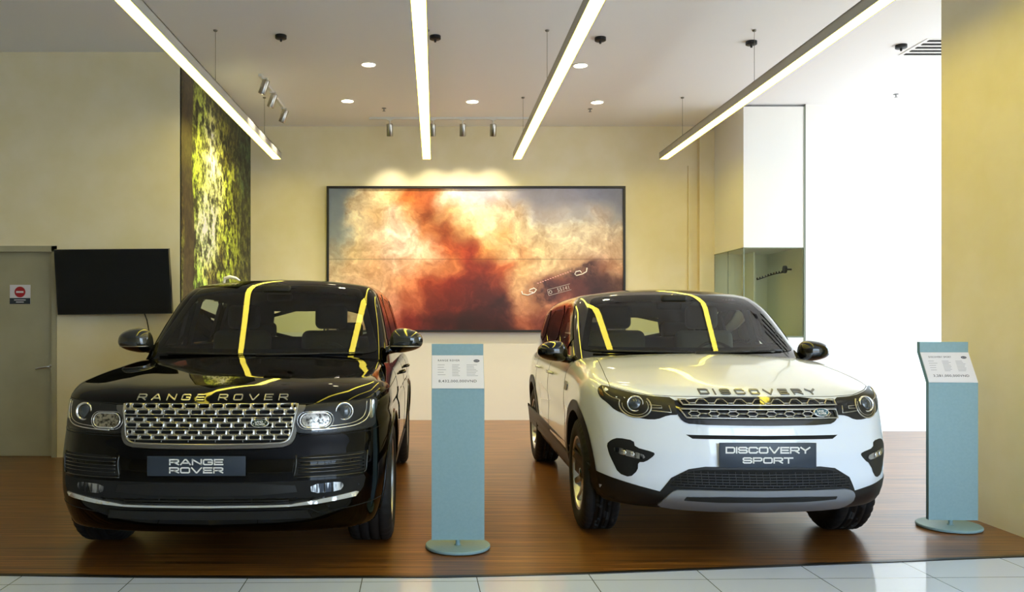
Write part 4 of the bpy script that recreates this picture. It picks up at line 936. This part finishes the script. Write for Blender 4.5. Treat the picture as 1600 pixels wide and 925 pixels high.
# grille: surround and three double bars with pill shaped openings
GO = [(-.528, .936), (.528, .936), (.522, .905), (.497, .885), (.480, .86), (.472, .83), (.484, .80), (.476, .755), (.455, .722), (.40, .706), (0, .700), (-.40, .706), (-.455, .722), (-.476, .755), (-.484, .80), (-.472, .83), (-.480, .86), (-.497, .885), (-.522, .905)]
GI = [(-.482, .936), (.482, .936), (.480, .905), (.474, .885), (.468, .86), (.464, .83), (.460, .80), (.452, .765), (.432, .738), (.39, .728), (0, .722), (-.39, .728), (-.432, .738), (-.452, .765), (-.460, .80), (-.464, .83), (-.468, .86), (-.474, .885), (-.480, .905)]
gp = patch('grille', B, 'front', shrink(GO, .01), 'dark', rr, off=.001, th=.01, cell=.06, rnd=1)
satd = pmat('dark satin frame', '#6f6c66', .32, .8)
ribbon('grille_frame', B, 'front', GO, GI, satd, gp, off=.014, th=.02, rnd=1)
m = MB(); line_on(m, B, 'front', [GI[i] for i in range(1, len(GI))] + [GI[0]], .0055, off=.014, rnd=1); m.build('grille_edge', 'satin', gp, smooth=True)
def pill_bar(zc, hw_, pitch, parent, hole=(.058, .0185), hrow=.0285, off=.016):
    V = []; F = []; nr = 24
    for row, (zr, ph) in enumerate(((zc + hrow/2, .5), (zc - hrow/2, 0))):
        xs = np.arange(-hw_, hw_ - 1e-6, pitch); xs = np.concatenate([[-hw_], np.arange(-hw_ + pitch*ph, hw_ - .02, pitch)[(1 if ph == 0 else 0):], [hw_]]) if ph or True else xs
        xs = np.unique(np.round(xs, 5))
        for x0, x1 in zip(xs[:-1], xs[1:]):
            w, h = x1 - x0, hrow; cx_ = (x0 + x1)/2; a_ = max(.006, (w - (pitch - hole[0]))/2); b_ = hole[1]/2
            def pill(k, g=0):
                t = 2*PI*k/nr; c_, s_ = math.cos(t), math.sin(t); st = a_ - b_; return (cx_ + (st if c_ > 0 else -st)*(1 if abs(c_) > 1e-9 else 0) + (b_ - g)*c_, zr + (b_ - g)*s_)
            def rect(k):
                t = 2*PI*k/nr; c_, s_ = math.cos(t), math.sin(t); q = max(abs(c_), abs(s_)); return (cx_ + w/2*c_/q, zr + h/2*s_/q)
            n0 = len(V)
            for k in range(nr): V.append((*rect(k), 0.0))
            for k in range(nr): p = pill(k, -.0022); V.append((*p, .003))
            for k in range(nr): V.append((*pill(k), .001))
            for k in range(nr): V.append((*pill(k), -.014))
            for r_ in range(3):
                for k in range(nr): j = (k+1) % nr; F.append((n0 + r_*nr + k, n0 + r_*nr + j, n0 + (r_+1)*nr + j, n0 + (r_+1)*nr + k))
    V = np.array(V); P, G = cast(B, 'front', V[:, :2]); P = P + G*(off + V[:, 2:3])
    o = mkobj('grille_bar', P, F, 'satin', parent, smooth=True); o.data.set_sharp_from_angle(angle=math.radians(35)); return o
for zc, hw_ in ((.910, .476), (.842, .462), (.776, .450)):
    pill_bar(zc, hw_, .0745, gp)
m = MB()
for zc in (.876, .809, .744):
    for x in np.arange(-.40, .41, .149): m = MB(); line_on(m, B, 'front', [(x, zc - .006), (x, zc + .008)], .002, off=.008); m.build('grille_strut', 'grey', gp)
def badge(parent, f, cx_, cz_, w, h, mat, off):
    c, n = place_on(f, 'front', cx_, cz_, off); m = MB()
    prof = [(0, .006), (.86, .006), (.88, .007)]; ov = lambda pr: [(r*math.cos(a)*w/2, r*math.sin(a)*h/2, z) for a in np.linspace(0, 2*PI, 40, endpoint=False) for r, z in pr]
    def ring(pr, mt):
        q = MB(); k = len(pr); v = ov(pr); q.add(v, [(i*k+j, ((i+1) % 40)*k+j, ((i+1) % 40)*k+j+1, i*k+j+1) for i in range(40) for j in range(k-1)]); return to_frame(q, c, n)
    bd = ring([(0, .006), (.88, .006)], mat).build('badge', mat, parent)
    ring([(.84, .004), (.87, .008), (.95, .008), (1, -.004)], 0).build('badge_rim', 'chrome', bd, smooth=True)
    q = MB(); flat_text(q, 'LAND', (-.004, h*.15, .0065), (1, 0, 0), (0, 1, 0), w*.42, h*.24, .001, bold=.02, extrude=.01); flat_text(q, 'ROVER', (.004, -h*.15, .0065), (1, 0, 0), (0, 1, 0), w*.5, h*.24, .001, bold=.02, extrude=.01); flat_text(q, '-', (w*.30, h*.12, .0065), (1, 0, 0), (0, 1, 0), w*.08, h*.05, .001, extrude=.01); flat_text(q, '-', (-w*.32, -h*.10, .0065), (1, 0, 0), (0, 1, 0), w*.08, h*.05, .001, extrude=.01)
    to_frame(q, c, n).build('badge_lettering', 'letter', bd)
badge(gp, B, .285, .838, .104, .048, 'badge_green', .020)
letters_on('bonnet_letter', B, 'RANGE ROVER', (0, .974), .845, .031, .0055, .042, .036, 'silver_letter', rr)
# show plate
def show_plate(car, f, cx_, cz_, w, h, l1, l2, tilt=0, sizes=((.55, .31), (.55, .31))):
    c, n = place_on(f, 'front', cx_, cz_); y = c.y - .010
    m = MB(); m.rbox((cx_, y, cz_), (w, .006, h), .004, seg=2); m.box((cx_ - w*.35, y, cz_ - .02), (cx_ + w*.35, y + .045, cz_ + .02)); p = m.build('show_plate', 'plate', car, angle=50)
    m = MB()
    for tx, zz, (kw, kh) in ((l1, cz_ + h*.205, sizes[0]), (l2, cz_ - h*.205, sizes[1])):
        m = MB(); v, F = stroke_text(tx, w*kw, h*kh, h*kh*.215, 1.0, .26); m.add([(cx_ + a, y - .0035 - .0012*c_, zz + b) for a, b, c_ in v], F); m.build('plate_lettering', 'letter', p)

    return p
show_plate(rr, B, -.045, .617, .535, .108, 'RANGE', 'ROVER')
# side intakes
for mi in (False, True):
    V = [(.485, .664), (.845, .668), (.868, .655), (.862, .57), (.845, .556), (.478, .553), (.470, .58)]
    v = patch('side_intake', B, 'front', V, 'dark', rr, off=.001, th=.006, rnd=1, mirror=mi)
    m = MB()
    for z in (.574, .593, .612, .631, .650): line_on(m, B, 'front', [(.50, z), (.845, z + .002)], .0045, off=.002, mirror=mi)
    m.build('intake_slat', 'black_gloss', v, smooth=True)
    m = MB(); line_on(m, B, 'front', [(.862, .665), (.858, .560), (.845, .548)], .006, off=.002, mirror=mi, rnd=1); line_on(m, B, 'front', [(.478, .555), (.49, .62), (.486, .665)], .006, off=.002, mirror=mi, rnd=1); line_on(m, B, 'front', [(.478, .548), (.845, .548)], .005, off=.002, mirror=mi); m.build('intake_frame', 'black_gloss', v, smooth=True)
# lower recess with fog lamps, silver blade and the matt lower apron
lo_ = patch('lower_intake', B, 'front', [(-.86, .535), (-.80, .528), (.80, .528), (.86, .535), (.84, .45), (.79, .425), (.45, .400), (-.45, .400), (-.79, .425), (-.84, .45)], 'dark', rr, off=.001, th=.006, rnd=1)
patch('intake_panel', B, 'front', [(-.48, .52), (.48, .52), (.50, .455), (-.50, .455)], 'black_plastic', lo_, off=.006, th=.006, rnd=1)
m = MB()
for z in (.425, .412): line_on(m, B, 'front', [(-.45, z), (.45, z)], .004, off=.003)
m.build('intake_slat', 'black_plastic', lo_, smooth=True)
for mi in (False, True):
    f_ = patch('fog_lamp', B, 'front', [(.565, .507), (.725, .515), (.742, .49), (.72, .462), (.570, .458)], noise_col(pmat('fog lamp reflector', '#9a9c9e', .2, .8), '#222428', '#a8a8a8', 40, 2, stretch=(1, 1, .25), lo=.42, hi=.58) if 'fog lamp reflector' not in bpy.data.materials else bpy.data.materials['fog lamp reflector'], lo_, off=.007, th=.006, rnd=1, mirror=mi)
    m = MB()
    for x in (.60, .64, .68): line_on(m, B, 'front', [(x, .462), (x, .508)], .0035, off=.008, mirror=mi)
    m.build('lamp_rib', 'lamp_dark', f_, smooth=True)
bl = [(-.815, .446), (-.80, .452), (-.55, .418), (-.49, .410), (-.46, .404), (0, .402), (.46, .404), (.49, .410), (.55, .418), (.80, .452), (.815, .446), (.80, .425), (.60, .402), (.45, .392), (0, .390), (-.45, .392), (-.60, .402), (-.80, .425)]
patch('bumper_blade', B, 'front', bl, pmat('bright satin blade', '#e2e2e2', .25, .9), rr, off=.012, th=.02, rnd=0)
patch('skid_plate', B, 'front', [(-.545, .365), (.545, .365), (.565, .315), (-.565, .315)], 'black_plastic', rr, off=.006, th=.01, rnd=0)
m = MB(); line_on(m, B, 'front', [(-.93, .375), (-.60, .345), (-.56, .37), (0, .375), (.56, .37), (.60, .345), (.93, .375)], .003, off=0); m.build('bumper_seam', 'dark', rr, smooth=True)
# arches, sills, handles, wheels
def arch_lip(car, f, yc, zc, r, ax, mat, rad, a0=-.35, wdt=None):
    pts = [(yc + r*math.cos(a), zc + r*math.sin(a)) for a in np.linspace(a0, PI - a0, 36)]
    m = MB(); line_on(m, f, ax, pts, rad, off=-.002 if wdt is None else .002, seg=10); return m.build('arch_trim', mat, car, smooth=True)
for ax in ('left', 'right'):
    for yc in (.88, 3.80): arch_lip(rr, B, yc, .38, .447, ax, 'black_paint', .010, -.2)
    for y in (2.42, 3.36):
        s = -1 if ax == 'left' else 1; m = MB(); pts = [place_on(B, ax, y + t, .985, .03 if 0 < i < 4 else .0)[0] for i, t in enumerate((-.11, -.10, 0, .10, .11))]; m.tube(pts, .010, 8); m.build('door_handle', 'black_gloss', rr, smooth=True)
    patch('side_vent', B, ax, [(1.50, .93), (1.58, .93), (1.56, .70), (1.48, .70)], 'black_gloss', rr, off=.006, th=.01, rnd=1)
    patch('sill', B, ax, [(1.36, .40), (3.30, .40), (3.30, .30), (1.36, .30)], 'black_plastic', rr, off=.008, th=.02, rnd=0)
for x in (-.845, .845):
    for y in (.88, 3.80): wheel(rr, x, y, .382, .382, .27, -1 if x < 0 else 1, .265, 5, 'pair')
m = MB(); m.box((-.70, .75, .24), (.70, 4.2, .32)); m.tube([(-.8, .88, .36), (.8, .88, .36)], .04, 8); m.tube([(-.8, 3.8, .36), (.8, 3.8, .36)], .05, 8); m.build('underbody', 'black_plastic', rr)
for c, sx in (((-1.0, 1.74, 1.262), -1), ((1.035, 1.74, 1.262), 1)): mirror_housing(rr, c, sx, pmat('dark grey mirror shell', '#2c2e30', .12, .3, coat=1) if 'dark grey mirror shell' not in bpy.data.materials else bpy.data.materials['dark grey mirror shell'], 'black_gloss', 'satin')

# ================================================================= WHITE CAR
ds = empty('suv_car', (1.888, 4.77, 0), math.radians(-.6), label='white SUV with a black roof and silver lower bumper plate', cat='car')
B, RF = ds_body_solid, ds_roof_solid
cav = lambda x, y, z: rbox(x, y, z, (0, 2.75, 1.0), (.76, 1.22, .50), .05)
def ds_cls(C, G):
    x, y, z = np.abs(C[:, 0]), C[:, 1], C[:, 2]; c = np.zeros(len(C), int); out = cav(C[:, 0], C[:, 1], C[:, 2]) > .01
    c[(y < 1.30) & (z > .955) & (x < .80 + .0*y)] = 1
    c[(y < .55) & (z < .84) & (ds_arch(C[:, 0], y, z) > .01)] = 2
    c[(x > .82) & (y > 1.45) & (y < 2.42) & (z > .40) & out] = 3
    c[(x > .82) & (y >= 2.42) & (y < 3.35) & (z > .40) & out & (ds_arch(C[:, 0], y, z) > .03)] = 4
    c[(c == 3) & (C[:, 0] > 0)] = 5; c[(c == 4) & (C[:, 0] > 0)] = 6
    return c
shell(ds, B, ds_arch, cav, ((-1.02, -.04, .2), (1.02, 4.66, 1.26)), .02, ds_cls, ['body', 'hood', 'front_bumper', 'front_door', 'rear_door', 'front_door', 'rear_door'], ['white_paint', 'interior', 'black_plastic'], lambda C: np.where(C[:, 2] < .365, 2, 0))
WS = [(-.80, 1.175), (-.4, 1.170), (.4, 1.170), (.80, 1.175), (.785, 1.24), (.650, 1.575), (.58, 1.605), (.3, 1.62), (-.3, 1.62), (-.58, 1.605), (-.650, 1.575), (-.785, 1.24)]
SW1 = [(1.62, 1.20), (2.36, 1.20), (2.36, 1.53), (2.16, 1.545), (2.08, 1.52)]; SW2 = [(2.44, 1.20), (3.25, 1.20), (3.25, 1.52), (2.44, 1.54)]; SW3 = [(3.34, 1.22), (3.98, 1.26), (3.88, 1.48), (3.34, 1.51)]
RW = [(-.58, 1.20), (.58, 1.20), (.50, 1.48), (-.50, 1.48)]
upper(ds, RF, lambda C: 1.10 + 0*C[:, 0], [('front', shrink(WS, .03)), ('side', shrink(SW1, .02)), ('side', shrink(SW2, .02)), ('side', shrink(SW3, .02)), ('rear', shrink(RW, .02))], [pmat('black contrast roof', '#0a0a0b', .10, coat=1), 'interior'], ((-1.0, 1.05, .98), (1.0, 4.7, 1.80)), .02)
ws = patch('windscreen', RF, 'front', WS, 'windscreen', ds, off=.004, th=0, rnd=2); ribbon('windscreen_surround', RF, 'front', WS, shrink(WS, .04), 'black_gloss', ws, off=.002)
for sx, ax in ((-1, 'left'), (1, 'right')):
    for sw in (SW1, SW2, SW3):
        g = patch('side_window', RF, ax, sw, 'windscreen' if sw is SW1 else 'privacy', ds, off=.003, th=0, rnd=1); ribbon('window_trim', RF, ax, shrink(sw, -.012), shrink(sw, .022), 'black_gloss', g, off=.005, rnd=1)
g = patch('rear_window', RF, 'rear', RW, 'rearglass', ds, off=.003, th=0, rnd=1); ribbon('window_trim', RF, 'rear', shrink(RW, -.01), shrink(RW, .03), 'black_gloss', g, off=.005, rnd=1)
cabin(ds, 1.98, .36, .60, 1.44, .76, False, 1.6, 'interior_grey')
m = MB(); m.rbox((.0, 2.02, 1.53), (.20, .05, .07), .02); m.rbox((0, 1.92, 1.585), (.20, .12, .06), .02); m.build('interior_mirror', 'interior', ds, angle=50)
wipers(ds, RF, [((-.66, 1.18), (-.02, 1.172)), ((.05, 1.172), (.68, 1.18))])
psg = pmat('panel shadow gap', '#2a2a2a', .8)
gap_on(ds, psg, B, 'front', [(-.80, 1.00), (-.75, .985), (-.62, .962), (-.47, .957), (0, .958), (.47, .957), (.62, .962), (.75, .985), (.80, 1.00)], .0026, off=-.001)
for s in (-1, 1): gap_on(ds, psg, B, 'top', [(s*.80, .42), (s*.79, .62), (s*.76, .95), (s*.73, 1.25)], .0026, off=-.001)
for ax in ('left', 'right'):
    for y in (1.45, 2.42, 3.32): gap_on(ds, psg, B, ax, [(y, 1.10), (y, .45)], .003, off=-.001)
HL = [(.462, .950), (.62, .956), (.75, .980), (.835, 1.004), (.862, .985), (.868, .955), (.858, .925), (.828, .900), (.795, .862), (.725, .836), (.64, .822), (.58, .824), (.52, .851), (.455, .856)]
for mi in (False, True):
    sx = -1 if mi else 1
    h = patch('headlamp', B, 'front', HL, 'lamp_dark', ds, off=.002, th=.01, cell=.04, mirror=mi, rnd=1)
    c, n = place_on(B, 'front', sx*.688, .908, .001)
    n = (n + Vector((0, -1, 0))).normalized()
    m = MB(); m.lathe([(.050, .0), (.048, .010), (.044, .012), (.040, .004)], seg=36); to_frame(m, c, n).build('lamp_ring', 'chrome', h, smooth=True)
    m = MB(); m.lathe([(0, .014), (.02, .012), (.034, .006), (.041, -.002)], seg=32); to_frame(m, c, n).build('projector_lens', 'proj', h, smooth=True)
    m = MB(); arc = [(.688 + .083*math.cos(a), .898 + .068*math.sin(a)) for a in np.linspace(PI*.80, 2.12*PI, 26)]; line_on(m, B, 'front', arc, .0045, off=.003, mirror=mi); arc = [(.688 + .068*math.cos(a), .899 + .055*math.sin(a)) for a in np.linspace(PI*.85, 2.05*PI, 24)]; line_on(m, B, 'front', arc, .0025, off=.003, mirror=mi)
    line_on(m, B, 'front', [(.615, .905), (.55, .902), (.548, .890), (.612, .888)], .0022, off=.003, mirror=mi); line_on(m, B, 'front', [(.612, .874), (.50, .866), (.508, .905)], .003, off=.003, mirror=mi)
    line_on(m, B, 'front', [(.765, .925), (.805, .935), (.835, .962), (.838, .990)], .003, off=.003, rnd=1, mirror=mi)
    m.build('light_guide', 'satin', h, smooth=True)
    patch('side_reflector', B, 'front', [(.842, .935), (.858, .945), (.860, .985), (.846, .975)], 'orange', h, off=.004, th=.004, rnd=1, mirror=mi)
GB = [(-.475, .953), (.475, .953), (.47, .86), (.445, .820), (.40, .802), (0, .798), (-.40, .802), (-.445, .820), (-.47, .86)]
gp = patch('grille', B, 'front', GB, 'black_gloss', ds, off=.004, th=.012, cell=.06, rnd=1)
def hex_bar(z0, z1, xw, slope, half, off=.014):
    m = MB(); zc = (z0 + z1)/2; H = z1 - z0; t = .0032; pitch = .108
    L = lambda p, r=t: line_on(m, B, 'front', p, r, off=off, h=.02)
    if half:
        L([(-xw + .01, z1), (-xw + .03, z0), (xw - .025, z0), (xw, z0), (xw - .005, z1), (xw - .035, z1)], .0048)
        L([(-xw + .01, z1), (-xw + .055, z1)], t)
    else: L([(-xw, z1), (-xw + .035, z0), (xw, z0), (xw - .005, z1), (-xw, z1)], .0050)
    n = int(2*xw/pitch); x = -xw + .045
    while x < xw - .04:
        xe = min
        if half:
            p = [(x - .02, z1), (x, z1), (x + .022, z0 + H*.32), (x + .054, z0 + H*.32), (x + .076, z1 - .001), (x + pitch - .02, z1)]
            p = [q for q in p if q[0] < xw - .02]
            if len(p) > 1: L(p)
            for q in (.022, .054):
                if x + q < xw - .03: L([(x + q, z0 + H*.32), (x + q + (-.004 if q < .03 else .004), z0)])
        else:
            for up in (1, -1):
                p = [(x, zc), (x + .018, zc + up*H*.26), (x + .05, zc + up*H*.26), (x + .068, zc)]
                if x + .068 < xw - .02: L(p)
                for q in (.018, .05):
                    if x + q < xw - .03: L([(x + q, zc + up*H*.26), (x + q + (-.006 if q < .03 else .006), zc + up*H*.48)])
            if x + pitch < xw - .01: L([(x + .068, zc), (x + pitch, zc)])
        x += pitch
    return m.build('grille_bar', 'satin', gp, smooth=True)
hex_bar(.906, .936, .462, 0, True); hex_bar(.838, .884, .455, 0, False)
badge(gp, B, .350, .866, .100, .052, 'badge_blue', .018)
letters_on('bonnet_letter', B, 'DISCOVERY', (.035, .981), .70, .029, .0075, .047, .034, 'grey_letter', ds)
show_plate(ds, B, .015, .637, .555, .143, 'DISCOVERY', 'SPORT', sizes=((.87, .27), (.52, .25)))
patch('bumper_slot', B, 'front', [(-.43, .744), (.45, .744), (.415, .722), (-.395, .722)], 'dark', ds, off=.001, th=.006, rnd=0)
for mi in (False, True):
    FL = [(.842, .655), (.818, .685), (.785, .702), (.708, .695), (.704, .657), (.606, .636), (.600, .620), (.650, .574), (.688, .570), (.689, .522), (.728, .474), (.786, .489), (.818, .563), (.832, .60)]
    f_ = patch('fog_lamp_housing', B, 'front', FL, 'black_plastic', ds, off=.002, th=.008, rnd=1, mirror=mi)
    g_ = patch('fog_lamp', B, 'front', [(.805, .650), (.66, .622), (.648, .600), (.672, .588), (.802, .612)], bpy.data.materials['fog lamp reflector'], f_, off=.008, th=.006, rnd=1, mirror=mi)
    for x in (.715, .755): 
        c, n = place_on(B, 'front', (-1 if mi else 1)*x, .615 + (x - .715)*.1, .009); m = MB(); m.lathe([(.015, 0), (.013, .004), (.008, .002), (0, .005)], seg=16); to_frame(m, c, n).build('lamp_bulb', 'chrome', g_, smooth=True)
# lower mesh, silver skid, dark lower bumper
lm = patch('lower_bumper', B, 'front', [(-.95, .545), (-.90, .475), (-.57, .405), (-.515, .492), (-.42, .548), (-.33, .565), (.33, .568), (.42, .556), (.515, .500), (.565, .413), (.90, .475), (.95, .545), (.93, .36), (.80, .315), (-.80, .315), (-.93, .36)], 'black_plastic', ds, off=.004, th=.012, rnd=0)
patch('intake_opening', B, 'front', [(-.53, .432), (.53, .436), (.50, .490), (.415, .540), (.32, .553), (-.32, .550), (-.415, .536), (-.50, .484)], 'dark', lm, off=.006, th=.004, rnd=1)
m = MB(); k = 0
for z in np.arange(.446, .535, .0155):
    hw_ = .52 - max(0, z - .46)*1.1; k += 1
    line_on(m, B, 'front', [(-hw_, z), (hw_, z)], .0028, off=.009, h=.08)
    for x in np.arange(-hw_ + (.0 if k % 2 else .019), hw_ - .01, .038): line_on(m, B, 'front', [(x, z), (x, z + .0145)], .0018, off=.008, h=.05, seg=4)
m.build('intake_mesh', pmat('mesh plastic', '#303136', .4), lm, smooth=True)
SK = [(-.575, .318), (-.545, .36), (-.505, .415), (-.47, .430), (0, .434), (.47, .437), (.535, .425), (.562, .395), (.56, .352), (.52, .322), (.48, .306), (0, .292), (-.45, .300)]
sk = patch('skid_plate', B, 'front', SK, 'skid', ds, off=.016, th=.03, rnd=1)
patch('skid_slot', B, 'front', [(-.42, .395), (.44, .400), (.43, .372), (-.44, .362)], 'black_plastic', sk, off=.019, th=.006, rnd=1)
for ax in ('left', 'right'):
    for yc in (.90, 3.64):
        o_ = [(yc + r_*math.cos(a), .37 + r_*math.sin(a)) for r_ in (.50, .428) for a in np.linspace(-.12, PI + .12, 30)]
        n_ = 30; P_, G_ = cast(B, ax, o_); P_ = P_ + G_*.006; F_ = [(i, i+1, n_+i+1, n_+i) for i in range(n_-1)]; q = F_[0]; nn = np.cross(P_[q[1]] - P_[q[0]], P_[q[2]] - P_[q[0]])
        if np.dot(nn, G_[0]) < 0: F_ = [t[::-1] for t in F_]
        inner = P_[n_:] - G_[n_:]*.05; V_ = np.concatenate([P_, inner]); F_ += [(n_+i, n_+i+1, 2*n_+i+1, 2*n_+i) for i in range(n_-1)]
        mkobj('arch_trim', V_, F_, 'black_plastic', ds, smooth=False)
    patch('sill', B, ax, [(1.33, .44), (3.20, .44), (3.20, .29), (1.33, .29)], 'black_plastic', ds, off=.008, th=.02, rnd=0)
    for y in (2.22, 3.15): m = MB(); pts = [place_on(B, ax, y + t, .975, .03 if 0 < i < 4 else .0)[0] for i, t in enumerate((-.11, -.10, 0, .10, .11))]; m.tube(pts, .010, 8); m.build('door_handle', 'white_paint', ds, smooth=True)
    patch('side_vent', B, ax, [(1.28, .96), (1.44, .965), (1.42, .90), (1.30, .90)], 'grey', ds, off=.006, th=.01, rnd=1)
for x in (-.815, .815):
    for y in (.90, 3.64): wheel(ds, x, y, .372, .372, .235, -1 if x < 0 else 1, .245, 10, 'single')
m = MB(); m.box((-.66, .75, .24), (.66, 3.9, .32)); m.tube([(-.8, .9, .36), (.8, .9, .36)], .04, 8); m.tube([(-.8, 3.64, .36), (.8, 3.64, .36)], .05, 8); m.build('underbody', 'black_plastic', ds)
m = MB(); m.rbox((.50, .62, .24), (.34, .02, .10), .008); m.build('spoiler_flap', 'plate', ds, angle=40)
for c, sx in (((-1.01, 1.58, 1.178), -1), ((.975, 1.58, 1.18), 1)): mirror_housing(ds, c, sx, 'black_gloss', 'black_gloss', None, size=(.114, .10, .076))
for o in bpy.data.objects:
    for k in ('kept', 'done'):
        if k in o: del o[k]
